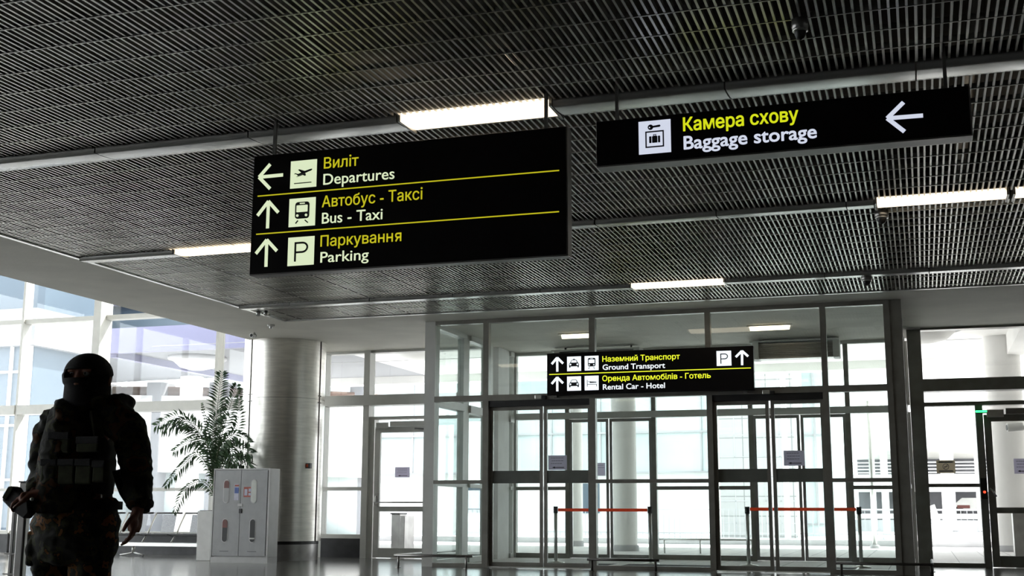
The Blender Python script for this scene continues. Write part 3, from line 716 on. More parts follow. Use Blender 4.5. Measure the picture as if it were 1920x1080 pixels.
# queue barriers
def post(px, py, Y, lb):
    x = X(px,py,Y); t = empty('queue_post', (x,Y,0.004), lb, 'barrier post', 'belt barrier posts in the vestibule')
    MB().lathe(x,Y,[(0,.004),(.16,.004),(.16,.018),(.05,.035),(.03,.05)],20).build('base_disc','alu',t)
    MB().tube([(x,Y,.03),(x,Y,.90)],.032,12).build('pole','alu',t); MB().tube([(x,Y,.90),(x,Y,1.02)],.042,12).build('cassette','dark',t)
    return x
YP = 22.2
x1_ = post(1042,990,YP,'chrome belt post at the left end of the orange belt by the left sliding door'); x2_ = post(1219,990,YP,'chrome belt post at the right end of the left orange belt')
x3_ = post(1402,990,YP,'chrome belt post at the left end of the right orange belt'); x4_ = post(1612,990,YP,'chrome belt post at the right end of the right orange belt')
box('barrier_belt','red',x1_+.045,x2_-.045,YP-.002,YP+.002,.93,.985,label='orange barrier belt stretched behind the left sliding door and centre panes',cat='barrier belt',group='orange barrier belts')
box('barrier_belt','red',x3_+.045,x4_-.045,YP-.002,YP+.002,.95,1.005,label='orange barrier belt stretched behind the right sliding door',cat='barrier belt',group='orange barrier belts')
for a,b,lb in ((-6.9,-5.2,'dark entrance mat inside the left sliding door'),(-3.1,-1.1,'dark entrance mat inside the right sliding door'),(-5.0,-3.3,'dark entrance mat behind the centre glass panel')):
    t = empty('entrance_mat', ((a+b)/2,21.1,0.004), lb, 'mat', 'entrance mats in the vestibule')
    box('mat_pile','mat',a,b,20.35,21.85,.005,.018,t); 
    e = MB(); e.box(a-.03,a,20.32,21.88,.005,.02); e.box(b,b+.03,20.32,21.88,.005,.02); e.box(a,b,20.32,20.35,.005,.02); e.box(a,b,21.85,21.88,.005,.02); e.build('mat_edge','alu',t)
M['rail_dark'] = mat('dark_painted_rail',(.05,.045,.04),.4,.3,var=.1)
# low floor rails
def floor_rail(pts, legs, lb, m='steel_dark'):
    t = empty('floor_rail', (pts[0][0],pts[0][1],0), lb, 'rail', 'low guard rails beside the doors')
    MB().tube(pts,.021,8).build('bar',m,t)
    for x,y in legs:
        z = pts[0][2]; MB().tube([(x,y,0),(x,y,z)],.02,8).build('leg',m,t); MB().lathe(x,y,[(0,.008),(.045,.008),(.045,0)],12).build('foot_plate',m,t)
a = onZ(746,1064,0); Yr = 19.35; zr = .2
xa_, xb_ = X(738,1041,Yr), X(886,1041,Yr)
floor_rail([(xa_+.02,22.6,zr),(xa_,Yr+.05,zr),(xa_+.03,Yr,zr),(xb_,Yr,zr)],[(X(747,1050,Yr),Yr),(X(874,1050,Yr),Yr),(xa_+.02,22.3)],'low metal guard rail on the floor in front of the left vestibule corner')
xa_, xb_ = X(1101,1046,Yr), X(1236,1046,Yr)
floor_rail([(xa_,Yr,zr-.02),(xb_,Yr,zr-.02)],[(X(1110,1050,Yr),Yr),(X(1229,1050,Yr),Yr)],'low dark guard rail between the two sliding doors','rail_dark')
xa_, xb_ = X(1567,1050,Yr), X(1748,1050,Yr)
floor_rail([(xa_,Yr,zr-.02),(xb_-.03,Yr,zr-.02),(xb_,Yr+.05,zr-.02),(xb_,21.2,zr-.02)],[(X(1577,1050,Yr),Yr),(xb_-.02,Yr+.05),(xb_,21.1)],'low dark guard rail turning the right vestibule corner','rail_dark')

# notices
def notice(px0,py0,px1,py1,Y,lb,m='paper',arrow_=True,nlines=3, sgn=-1):
    a = onY(px0,py0,Y); b = onY(px1,py1,Y); zz = (a.z,b.z)
    t = empty('paper_notice', ((a.x+b.x)/2,Y,b.z), lb, 'notice', 'notices taped to the doors')
    box('sheet',m,a.x,b.x,Y-.002,Y,b.z,a.z,t)
    w_ = b.x-a.x; hh = a.z-b.z; k = MB()
    for i in range(nlines):
        z = a.z-hh*(.16+.19*i); n_ = 5; x = a.x+w_*(.14+.04*(i%2))
        for j in range(n_):
            ww = w_*random.uniform(.08,.15); k.box(x,x+ww,Y-.0035,Y-.0022,z-hh*.035,z); x += ww+w_*.02
            if x > b.x-w_*.15: break
    k.build('printed_lines','greyink',t)
    if arrow_:
        z = b.z+hh*.17; q = MB(); q.prism_y([(a.x+w_*.3,z-hh*.025),(a.x+w_*.85,z-hh*.025),(a.x+w_*.85,z+hh*.025),(a.x+w_*.3,z+hh*.025)],Y-.0035,Y-.0022)
        q.prism_y([(a.x+w_*.2,z),(a.x+w_*.36,z-hh*.07),(a.x+w_*.36,z+hh*.07)],Y-.004,Y-.0036); q.build('printed_arrow','ink',t)
    return t,a,b
notice(741,876,768,895,23.19,'small pale notice on the glass of the left exit door')
notice(1028,854,1063,881,VY+.11,'pale notice with black arrow on the left sliding door')
notice(1469,845,1509,873,VY+.11,'pale notice with black arrow on the right sliding door')
notice(1118,868,1135,892,YO+.03,'faint notice on the outer door behind the left queue post',arrow_=False,nlines=2)
notice(1900,860,1935,888,23.19,'pale notice with arrow on the right exit door, cut by the photo edge')
t,a,b = notice(1755,863,1792,887,23.34,'cream no-smoking notice on the right window beside the exit door','paper2',False,0)
cxx, czz = (a.x+b.x)/2,(a.z+b.z)/2; q = MB()
for k in range(20):
    p0 = (cxx+.05*math.cos(k*math.pi/10),czz+.05*math.sin(k*math.pi/10)); p1 = (cxx+.05*math.cos((k+1)*math.pi/10),czz+.05*math.sin((k+1)*math.pi/10)); stroke(q,p0,p1,.010,23.338,.002)
stroke(q,(cxx-.035,czz-.035),(cxx+.035,czz+.035),.01,23.3375,.002); stroke(q,(cxx-.03,czz),(cxx+.03,czz),.012,23.3372,.002)
for z in (a.z-.035,b.z+.035): q.box(a.x+.04,b.x-.04,23.335,23.3378,z-.012,z+.012)
q.build('printed_symbol','greyink',t)

# ------------------------------------------------------------------ ceiling devices
def dome_camera(px, py, lb, r=.075):
    p = onZ(px,py,C-.06)
    t = empty('dome_camera', (p.x,p.y,C-.02), lb, 'security camera', 'dome cameras on the louvre ceiling')
    MB().lathe(p.x,p.y,[(0,C-.002),(r,C-.002),(r*1.05,C-.05),(r*.9,C-.08),(r*.72,C-.085)],20).build('housing','steel_dark',t)
    MB().lathe(p.x,p.y,[(r*.72,C-.085),(r*.68,C-.11),(r*.45,C-.14),(0,C-.152)],20).build('dome','dark',t)
    MB().lathe(p.x,p.y,[(r*.93,C-.075),(r*.96,C-.085),(r*.72,C-.09)],20).build('trim_ring','alu',t)
dome_camera(1500,52,'dark dome camera on the near ceiling above the Baggage storage sign',.055)
dome_camera(1653,405,'dome camera below the long warm lamp at right',.075)
dome_camera(1625,524,'dome camera beside the farthest ceiling strip',.075)
def sprinkler(px,py,lb):
    p = onZ(px,py,C-.03); t = empty('ceiling_detector',(p.x,p.y,C),lb,'detector','detectors on the soffit')
    MB().lathe(p.x,p.y,[(0,C-.001),(.07,C-.001),(.065,C-.03),(.03,C-.035)],16).build('base','white',t); MB().lathe(p.x,p.y,[(.03,C-.035),(.028,C-.07),(0,C-.075)],12).build('sensor_head','alu',t)
sprinkler(508,612,'small white detector on the soffit above the round column')
p = onZ(492,585,C-.03); t = empty('spotlight_pair',(p.x,p.y,C),'pair of tiny metal spotlights at the corner of the louvre ceiling','spotlight')
for d in (-.07,.07): MB().tube([(p.x+d,p.y,C-.021),(p.x+d+.01,p.y-.03,C-.085)],.035,10).build('spot_head','alu',t)
p = onZ(474,628,C-.05); t = empty('wall_camera',(p.x,p.y,C),'small round camera fixed under the soffit at the top left of the column','security camera')
MB().tube([(p.x,p.y+.05,C),(p.x,p.y+.05,C-.05)],.02,8).build('mount','alu',t); MB().tube([(p.x,p.y+.08,C-.06),(p.x,p.y-.05,C-.065)],.04,12).build('camera_body','alu',t); MB().tube([(p.x,p.y-.05,C-.065),(p.x,p.y-.056,C-.065)],.03,12).build('lens','dark',t)

# ------------------------------------------------------------------ fire cabinet
FX0, FX1, FY, FD, FZ = -12.32, -11.16, 20.0, .36, 1.68
fc = empty('fire_cabinet',(-11.74,FY,0),'grey two-door fire cabinet with oval windows in front of the round column','cabinet')
c_ = MB(); c_.box(FX0,FX1,FY+.03,FY+FD,.1,FZ); c_.build('body','cab_side',fc,bevel=.006)
box('plinth','cab_side',FX0+.0,FX1,FY+.01,FY+FD,0,.1,fc); 
box('side_rail','dark',FX1-.045,FX1-.03,FY+.005,FY+.03,.14,FZ-.04,fc)
box('frame_edge','cab_side',FX1-.03,FX1,FY,FY+.03,.1,FZ,fc); box('frame_edge','cab_side',FX0,FX0+.02,FY,FY+.03,.1,FZ,fc); box('frame_edge','cab_side',FX0+.02,FX1-.03,FY,FY+.03,FZ-.025,FZ,fc)
xm = (FX0+FX1)/2-.01
def oval(mb,cx,cz,w_,hh,Y,t):
    r = w_/2; pts = [(cx+r*math.cos(a),cz+hh/2-r+r*math.sin(a)) for a in [math.pi*k/8 for k in range(9)]]+[(cx-r*math.cos(a),cz-hh/2+r-r*math.sin(a)) for a in [math.pi*k/8 for k in range(9)]]
    mb.prism_y(pts,Y-t,Y); return mb
M['slot_red'] = mat('extinguisher_red',(.16,.04,.03),.4,var=.1); M['slot_white'] = mat('pale_hose_reel',(.68,.70,.66),.5,var=.05)
for i,(x0,x1) in enumerate(((FX0+.025,xm-.003),(xm+.003,FX1-.05))):
    dr = box('cabinet_door','cab',x0,x1,FY+.005,FY+.028,.12,FZ-.03,fc,bevel=.004)
    cx = (x0+x1)/2+(-.02 if i == 0 else .0)
    for zc_,mm,lb in ((1.27,'cab' if i == 0 else 'slot_white',None),(.57,'dark','dark oval window')):
        oval(MB(),cx,zc_,.13,.43,FY+.005,.004).build('oval_rim','cab_side',dr)
        o = oval(MB(),cx,zc_,.10,.40,FY+.001,.003).build('oval_window',mm,dr)
    if i == 0:
        MB().prism_y([(cx-.05,1.33),(cx+.05,1.33),(cx+.05,1.42),(cx+.03,1.46),(cx-.03,1.46),(cx-.05,1.42)],FY-.0045,FY-.0025).build('red_label','slot_red',dr)
        MB().prism_y([(cx-.05,.62),(cx+.05,.62),(cx+.05,.72),(cx+.03,.76),(cx-.03,.76),(cx-.05,.72)],FY-.0045,FY-.0025).build('red_label','slot_red',dr)
    else: MB().box(cx-.05,cx+.05,FY-.0045,FY-.0025,.42,.445).build('pale_mark','slot_white',dr)
    MB().box(cx-.09,cx+.09,FY+.001,FY+.005,.2,.207).build('vent_slot','dark',dr)
box('lock','dark',xm-.015,xm+.04,FY-.015,FY+.004,.88,.96,fc,bevel=.004); box('handle_plate','cab_side',xm-.05,xm+.05,FY-.006,FY+.004,1.0,1.05,fc,bevel=.003)
M['sticker_blue'] = mat('blue_sticker',(.10,.16,.45),.5,var=.1); M['sticker_red'] = mat('red_sticker',(.42,.10,.07),.5,var=.1); M['sticker_w'] = mat('pale_sticker',(.55,.55,.66),.5,var=.1)
st = box('blue_sticker','sticker_w',X(439,920,FY),X(448,920,FY),FY+.0015,FY+.0045,Z(443,938,FY),Z(443,908,FY),fc)
MB().box(X(440,920,FY),X(447.5,920,FY),FY-.0005,FY+.001,Z(443,925,FY),Z(443,914,FY)).build('sticker_emblem','sticker_blue',st)
MB().box(X(440,920,FY),X(447.5,920,FY),FY-.0005,FY+.001,Z(443,912,FY),Z(443,909,FY)).build('sticker_stripe','sticker_red',st)
st = box('red_sticker','sticker_red',X(457,920,FY),X(472,920,FY),FY+.0015,FY+.0045,Z(465,932,FY),Z(465,913,FY),fc)
for a,b,c,d in ((458.5,464,917,929),(466,471,916,922),(466,471,924,929)): MB().box(X(a,920,FY),X(b,920,FY),FY-.0005,FY+.001,Z(465,d,FY),Z(465,c,FY)).build('sticker_symbol','sticker_w',st)

# ------------------------------------------------------------------ palm in a tall white pot
PYY = 20.8
pb = onZ(394,1051,0); PXc = X(391,1000,PYY)
pp = empty('potted_palm',(PXc,PYY,0),'feathery green palm in a tall white planter behind the fire cabinet','potted plant')
ptop = Z(394,958,PYY)
pw = .15
mb = MB(); mb.add([(PXc-pw,PYY-pw,0),(PXc+pw,PYY-pw,0),(PXc+pw,PYY+pw,0),(PXc-pw,PYY+pw,0),(PXc-pw-.01,PYY-pw-.01,ptop),(PXc+pw+.01,PYY-pw-.01,ptop),(PXc+pw+.01,PYY+pw+.01,ptop),(PXc-pw-.01,PYY+pw+.01,ptop)],[(0,3,2,1),(0,1,5,4),(1,2,6,5),(2,3,7,6),(3,0,4,7),(4,5,6,7)])
mb.build('planter','pot',pp,bevel=.01); box('soil','soil',PXc-pw+.02,PXc+pw-.02,PYY-pw+.02,PYY+pw-.02,ptop-.02,ptop+.012,pp)
root = Vector((X(402,958,PYY),PYY,ptop))
crown = onY(398,880,PYY)
def frond(pts, nl, ll, droop, seed, w_=.019):
    rnd = random.Random(seed); P4 = [Vector(p) for p in pts]
    def bz(t):
        n_ = len(P4)-1; i = min(int(t*n_),n_-1); u = t*n_-i
        p0 = P4[max(i-1,0)]; p1 = P4[i]; p2 = P4[i+1]; p3 = P4[min(i+2,n_)]
        return .5*((2*p1)+(-p0+p2)*u+(2*p0-5*p1+4*p2-p3)*u*u+(-p0+3*p1-3*p2+p3)*u**3)
    path = [bz(i/16) for i in range(17)]
    fr = MB().tube(path,[.011*(1-i/17)+.002 for i in range(17)],5).build('frond','stem',pp)
    lf = MB()
    view = Vector((.3,-1,.05)).normalized()
    for k in range(nl):
        t = .22+.78*k/(nl-1); p = bz(t); d = (bz(min(1,t+.02))-bz(t-.02)).normalized()
        for s in (-1,1):
            side = d.cross(view).normalized()*s
            L = ll*(math.sin(math.pi*(.12+.8*(t-.22)/.78))**.6)*rnd.uniform(.85,1.1)
            dr = (side*.80+d*.62+Vector((0,rnd.uniform(-.5,.5),0))).normalized()
            p1 = p+dr*L*.5+Vector((0,0,-droop*L*.10)); p2 = p+dr*L+Vector((0,0,-droop*L*.45))
            nn = dr.cross(view+Vector((0,0,rnd.uniform(-.4,.4)))).normalized()*w_*rnd.uniform(.7,1.1)
            z = Vector((0,.003,0))
            lf.add([p,p1+nn,p1-nn,p2,p1+z],[(0,2,3,1),(0,1,4),(0,4,2)])
    lf.build('leaflets','leaf',fr,kind='stuff')
def fpx(*pts): return [onY(x,y,PYY+dy) for x,y,dy in pts]
FR = [
 (fpx((402,958,0),(402,900,0),(385,830,-.1),(340,782,-.2),(293,798,-.25)),46,.30,.7),
 (fpx((401,958,0),(400,880,0),(380,810,-.15),(345,790,-.3),(305,805,-.4)),40,.26,.9),
 (fpx((402,958,0),(401,870,0),(385,832,.1),(360,825,.15),(327,845,.2)),34,.24,1.0),
 (fpx((402,958,0),(400,900,0),(372,852,-.1),(340,875,-.2),(310,910,-.25)),34,.16,1.2),
 (fpx((402,958,0),(400,925,0),(380,903,0),(350,915,.0),(327,960,.0)),30,.17,1.1),
 (fpx((402,958,0),(404,880,0),(404,820,0),(408,760,0),(416,700,0)),44,.32,.5),
 (fpx((402,958,0),(406,880,0),(415,820,-.1),(432,760,-.15),(444,722,-.2)),40,.27,.6),
 (fpx((402,958,0),(406,890,0),(418,840,-.1),(445,800,-.2),(448,745,-.2)),36,.22,.5),
 (fpx((402,958,0),(407,900,0),(420,860,-.1),(445,840,-.2),(472,850,-.3)),40,.30,1.0),
 (fpx((402,958,0),(407,900,0),(425,865,-.1),(450,862,-.2),(470,880,-.25)),36,.30,1.0),
 (fpx((402,958,0),(405,880,0),(412,835,-.2),(440,815,-.3),(468,830,-.4)),36,.26,.9),
 (fpx((402,958,0),(398,880,0),(394,830,.05),(385,790,.05),(379,757,.05)),22,.07,.4),
 (fpx((402,958,0),(398,880,0),(396,835,.1),(398,790,.0),(425,770,-.1)),34,.26,.8),
 (fpx((402,958,0),(404,890,0),(408,850,-.1),(425,835,-.2),(440,870,-.3)),34,.28,1.0),
]
for i,(a,b,c,d) in enumerate(FR): frond(a,b,c,d,i)

# ------------------------------------------------------------------ beam seating
SY = 22.35
sx0, sx1 = X(170,1010,SY), X(386,1010,SY)
bs = empty('beam_seating',((sx0+sx1)/2,SY,0),'row of grey metal waiting seats on one beam by the left windows','seats')
zb = Z(300,1021,SY)
box('beam','alu',sx0,sx1,SY-.04,SY+.04,zb-.04,zb+.04,bs,bevel=.006)
for px in (120,250):
    x = X(px,1030,SY); MB().tube([(x,SY,zb-.04),(x,SY,.06)],[(.045,.03),(.03,.03)],10).build('leg','alu',bs)
    MB().tube([(x-.28,SY-.05,.02),(x-.1,SY,.05),(x,SY,.075),(x+.1,SY,.05),(x+.28,SY-.05,.02)],[(.015,.025)]*5,8).build('foot','alu',bs)
zs, zt = Z(300,1001,SY), Z(300,962,SY)
wseat = (sx1-sx0)/4
for k in range(4):
    a = sx0+k*wseat+.05; b = sx0+(k+1)*wseat-.03
    # seat pan (slightly dished)
    mb = MB(); prof = [(SY-.30,zs+.01),(SY-.15,zs-.015),(SY+.05,zs-.02),(SY+.16,zs+.01)]
    mb.prism_x([(y,z) for y,z in prof]+[(y,z-.025) for y,z in prof[::-1]],a,b); mb.build('seat_pan','dark',bs)
    mb = MB(); prof = [(SY+.14,zs+.03),(SY+.18,zs+.2),(SY+.22,zt-.03)]
    mb.prism_x([(y,z) for y,z in prof]+[(y+.012,z) for y,z in prof[::-1]],a+.16,b-.14); br_ = mb.build('backrest','seat',bs)
    MB().tube([(a,SY+.22,zt),(b,SY+.22,zt)],.018,6).build('back_rim','dark',bs)
    for x in (a-.0,):
        MB().tube([(x-.16,SY-.02,zb+.04),(x-.11,SY+.1,zs+.02),(x,SY+.22,zt+.005)],[(.02,.014)]*3,6).build('side_frame','alu',bs)
x = sx1-.03; MB().tube([(x-.16,SY-.02,zb+.04),(x-.11,SY+.1,zs+.02),(x,SY+.22,zt+.005)],[(.02,.014)]*3,6).build('side_frame','alu',bs)

# ------------------------------------------------------------------ outdoors
def octo(name, px, ybase, rpx, ztop, lb, m='concrete'):
    p = onZ(px,ybase,-.01); dist = p.y/math.cos(math.atan2(p.x,p.y)+0)*.97
    r = rpx*p.length/F
    t = empty(name,(p.x,p.y,-.01),lb,'column','round concrete canopy columns outside')
    MB().lathe(p.x,p.y,[(r,-.01),(r,ztop)],28).build('shaft',m,t)
    MB().lathe(p.x,p.y,[(r*1.12,-.01),(r*1.12,.12),(r,.14)],28).build('base_ring','conc_grey',t)
    return p
CZ = 5.4
octo('canopy_column',1172,1033,23,CZ,'thick pale round concrete column outside behind the centre panes')
octo('canopy_column',1078,1024,15,CZ,'thinner pale round column farther off behind the left sliding door')
octo('canopy_column',1903,1034,30,CZ,'broad pale round column outside the right exit door')
octo('canopy_column',345,1012,20,CZ,'pale round column outside behind the palm')
cn = empty('canopy',(-10,30,CZ),kind='structure')
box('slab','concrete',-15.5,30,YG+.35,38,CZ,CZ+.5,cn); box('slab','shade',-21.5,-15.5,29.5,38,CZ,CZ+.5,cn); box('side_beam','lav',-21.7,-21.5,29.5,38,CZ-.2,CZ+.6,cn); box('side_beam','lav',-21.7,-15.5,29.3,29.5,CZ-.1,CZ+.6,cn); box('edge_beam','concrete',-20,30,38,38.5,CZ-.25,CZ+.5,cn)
xb_ = onZ(1915,613,CZ-.5).x
box('side_beam','concrete',xb_,xb_+.6,YG+.5,38,CZ-.5,CZ,cn)
for y in (29,34): box('slab_joint','conc_grey',-20,30,y,y+.05,CZ-.01,CZ+.0,cn)
wr = box('service_wall','concrete',6.3,6.6,YG+.5,37,0,CZ-.1,**STR)
for px,py,lb in ((370,676,'wide round canopy lamp outside seen above the palm'),(782,657,'round canopy lamp outside above the left exit door'),(1735,622,'round canopy lamp outside at the top of the right window')):
    p = onZ(px,py,CZ-.1); t = empty('canopy_lamp',(p.x,p.y,CZ),lb,'lamp','round lamps under the outside canopy')
    MB().lathe(p.x,p.y,[(0,CZ),(.85,CZ),(.85,CZ-.08),(.7,CZ-.12)],28).build('rim','conc_grey',t); MB().lathe(p.x,p.y,[(.7,CZ-.12),(.5,CZ-.3),(.2,CZ-.38),(0,CZ-.40)],28).build('bowl','concrete',t)
# pipes on the outer side wall
MB().tube([(6.25,26,CZ-.2),(6.25,26,3.2)],.05,8).build('downpipe','conc_grey',wr); MB().tube([(6.25,27,CZ-.2),(6.25,27,3.2)],.035,8).build('downpipe','conc_grey',wr)
# kerb, fence
box('kerb','conc_grey',-30,40,40.4,40.7,-.08,.1,label='long pale kerb across the road outside the entrance',cat='kerb')
fe = empty('street_fence',(-10,46,0),'long low metal railing across the road outside','fence')
for z in (.18,1.02): MB().box(-14,28,46,46.04,z,z+.04).build('rail','conc_grey',fe)
fp = MB()
for i in range(0,211): fp.box(-14+i*.2,-14+i*.2+.02,46.01,46.03,.0,1.02)
fp.build('picket','conc_grey',fe,kind='stuff')
# buildings opposite
g = empty('glass_building',(-28,62,0),'pale green glass curtain wall building across the road','building')
GX0, GX1 = X(230,900,62), X(1345,900,62)
box('facade','curtain',GX0,GX1,62,75,2.9,16,g); box('lower_wall','concrete',GX0,GX1,62.3,75,-.1,2.9,g)
k = 0; x = GX0
while x < GX1: box('mullion','conc_grey',x,x+.09,61.9,62,2.9,16,g); x += 2.6
for z in (2.9,4.9,6.9,8.9,11,13.5): box('transom','conc_grey',GX0,GX1,61.88,62,z,z+.09,g)
for i in range(10): 
    x = GX0+2+i*6.3
    if x+1.5 < GX1: box('window','curtain2',x,x+1.3,62.2,62.3,.9,2.4,g)
t2 = empty('glass_building',(X(1500,900,58),58,0),'pale green glass front behind the right sliding door','building')
GX2, GX3 = X(1497,900,58), X(1562,900,58)
box('facade','curtain',GX2,GX3,58,66,-.1,14,t2); 
for z in (.4,2.4,4.4,6.4,8.4): box('transom','conc_grey',GX2,GX3,57.9,58,z,z+.08,t2)
for x in (GX2,(GX2+GX3)/2,GX3-.1): box('mullion','conc_grey',x,x+.1,57.88,57.9,.4,14,t2)
cw = empty('stair_tower',(X(1390,900,52),52,0),'pale tiled stair tower across the road behind the right sliding door','building')
TX0, TX1 = X(1350,900,52), X(1492,900,52)
box('tower_wall','tilewall',TX0,TX1,52,56.5,-.1,14,cw)
cols_ = 5
for i in range(1,cols_): x = TX0+(TX1-TX0)*i/cols_; box('panel_joint','conc_grey',x,x+.03,51.985,52.0,0,14,cw)
for j in range(14): box('panel_joint','conc_grey',TX0,TX1,51.985,52.0,.9*j+.5,.9*j+.53,cw)
pk = empty('car_park',(4,75,0),'white multi-storey car park with slatted railings across the road at right','building')
KX0, KX1 = X(1588,900,75), X(1990,900,75)
zz = lambda y: Z(1740,y,75)
box('roof_slab','concrete',KX0,KX1,75,95,zz(843),zz(600),pk); box('parapet','concrete',KX0,KX1,75,75.3,zz(912),zz(889),pk)
box('deck','concrete',KX0,KX1,75.3,95,zz(915),zz(905),pk); box('lower_beam','concrete',KX0,KX1,75,75.4,zz(922),zz(912.2),pk)
box('back_wall','parkdark',KX0,KX1,88,88.3,0,zz(843),pk); box('lower_wall','conc_grey',KX0,KX1,75,75.3,-.1,zz(975),pk)
for i in range(9): 
    x = KX0+i*(KX1-KX0)/8; box('pillar','concrete',x-.16,x+.16,74.9,75,0,zz(843),pk)
for i in range(4): z = zz(887)+i*(zz(868)-zz(887))/3; MB().box(KX0,KX1,74.8,74.86,z,z+.06).build('railing','white',pk)
for y in (957,966): MB().box(KX0,KX1,74.8,74.86,zz(y),zz(y)+.08).build('railing','white',pk)
t = empty('parked_car',(X(1820,950,78),78,0),'distant white van with a red stripe on the lower car park level','car')
xx = X(1822,950,78); zf = Z(1822,957,78)
mb = MB(); mb.prism_y([(xx-1.1,zf),(xx+1.1,zf),(xx+1.15,zf+.35),(xx+.75,zf+.42),(xx+.5,zf+.72),(xx-.5,zf+.72),(xx-.85,zf+.42),(xx-1.15,zf+.3)],78,79.4); mb.build('car_body','white',t); box('stripe','slot_red',xx-.8,xx-.1,77.97,77.998,zf+.12,zf+.3,t)
MB().tube([(xx-.7,77.98,zf+.0),(xx-.7,78.2,zf+.0)],.25,12).build('wheel','dark',t); MB().tube([(xx+.7,77.98,zf+.0),(xx+.7,78.2,zf+.0)],.25,12).build('wheel','dark',t)
box('deck','concrete',KX0,KX1,75.4,88,zf-.5,zf-.25,pk)
# white lamp posts outside
for px,y0,wd,Y,lb in ((1476,1000,.10,44.8,'slim white post outside behind the notice on the right sliding door'),(1637,1020,.07,38,'slim grey post outside behind the right vestibule pane'),(1661,995,.14,50,'white post in front of the car park behind the right vestibule pane'),(1775,1000,.16,50,'white post in front of the car park behind the no-smoking notice')):
    x = X(px,950,Y); t = empty('steel_post',(x,Y,0),lb,'post','slim posts outside')
    MB().tube([(x,Y,-.08),(x,Y,4.2 if px == 1637 else 9)],wd,10).build('shaft','concrete' if px != 1637 else 'alu',t); MB().lathe(x,Y,[(wd*2,-.08),(wd*2,.0),(wd,.03)],12).build('base_plate','conc_grey',t)
p0 = onY(1745,948,48); p1 = onY(1769,1006,48); p1.z = -.06
t = MB().tube([p0,p1],.14,8).build('sloping_strut','concrete',label='white sloping strut outside at the foot of the car park',cat='strut')
t = box('planter_block','conc_grey',X(1740,1000,44.6),X(1782,1000,44.6),44.6,46,-.08,.55,label='low grey block at the foot of the sloping strut outside',cat='block')
# left: blue glass wing, curved viaduct
lw_ = empty('glass_wing',(-36,38,0),'pale blue glass wing outside the far left windows','building')
LX0, LX1 = X(-160,800,38), X(50,800,38)
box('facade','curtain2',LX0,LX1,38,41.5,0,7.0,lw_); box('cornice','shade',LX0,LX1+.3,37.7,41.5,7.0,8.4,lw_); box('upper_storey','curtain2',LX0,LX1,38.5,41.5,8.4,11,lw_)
for i in range(7): x = LX0+(LX1-LX0)*i/6; box('mullion','white',x-.05,x+.05,37.9,38,0,7,lw_)
for z in (2.0,4.0,6.0): box('transom','white',LX0,LX1,37.88,38,z,z+.08,lw_)
vd = empty('curved_viaduct',(-26,46,0),'curved white viaduct with lavender band outside the left windows','viaduct')
def arc(x0,x1,Y0,bow,z0,z1,slope,m,nm,th=1.0,n=24):
    vs = []; fs = []
    for i in range(n+1):
        u = i/n; x = x0+(x1-x0)*u; y = Y0+bow*4*(u-.5)**2; dz = slope*(u-.5)
        vs += [(x,y,z0+dz),(x,y,z1+dz),(x,y+th,z1+dz),(x,y+th,z0+dz)]
    for i in range(n):
        for k in range(4): fs.append((i*4+k,(i+1)*4+k,(i+1)*4+(k+1)%4,i*4+(k+1)%4))
    fs += [(0,1,2,3),(n*4+3,n*4+2,n*4+1,n*4)]
    return MB().add(vs,fs,True).build(nm,m,vd)
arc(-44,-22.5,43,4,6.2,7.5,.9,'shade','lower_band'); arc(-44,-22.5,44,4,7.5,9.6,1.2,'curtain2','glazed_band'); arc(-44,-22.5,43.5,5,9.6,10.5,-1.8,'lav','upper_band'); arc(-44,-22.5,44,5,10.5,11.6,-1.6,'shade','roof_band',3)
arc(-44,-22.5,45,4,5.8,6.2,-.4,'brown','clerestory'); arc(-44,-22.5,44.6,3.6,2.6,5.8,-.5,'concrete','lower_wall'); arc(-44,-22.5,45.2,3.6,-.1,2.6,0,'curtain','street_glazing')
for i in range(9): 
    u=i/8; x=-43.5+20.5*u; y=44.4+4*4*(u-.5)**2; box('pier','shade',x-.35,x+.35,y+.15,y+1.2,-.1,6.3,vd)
# bins and low rails outside
def bin_(px,yb,w_,h_,lb):
    p = onZ(px,yb,0); t = empty('litter_bin',(p.x,p.y,0),lb,'bin','litter bins outside the exit doors')
    MB().box(p.x-w_/2,p.x+w_*.12,p.y-.2,p.y+.2,.0,h_).build('front_shell','steel_dark',t,bevel=.01); MB().box(p.x+w_*.13,p.x+w_/2,p.y-.22,p.y+.35,.0,h_*.96).build('side_shell','steel_dark',t,bevel=.01); MB().box(p.x-w_/2-.02,p.x+w_*.12,p.y-.22,p.y+.22,h_,h_+.03).build('lid','dark',t)
bin_(752,1036,.34,.86,'grey steel litter bin outside the left exit door'); bin_(1921,1043,.40,.95,'grey steel litter bin outside the right exit door')
yy = 28.5
floor_rail([(X(1235,1026,yy),yy,.32),(X(1420,1026,yy),yy,.32)],[(X(1246,1030,yy),yy),(X(1313,1030,yy),yy),(X(1410,1030,yy),yy)],'low grey rail on the pavement outside the centre panes','alu')
p = onY(1899,800,29); t = empty('outdoor_camera',tuple(p),'white bullet camera on the outside column by the right exit door','security camera')
MB().tube([(p.x-.12,p.y-.05,p.z-.02),(p.x+.2,p.y,p.z+.0)],.09,12).build('camera_body','white',t); MB().tube([(p.x-.13,p.y-.052,p.z-.02),(p.x-.121,p.y-.05,p.z-.02)],.06,12).build('lens','dark',t); MB().tube([(p.x+.2,p.y,p.z),(p.x+.35,p.y+.1,p.z-.15)],.03,8).build('bracket','white',t)
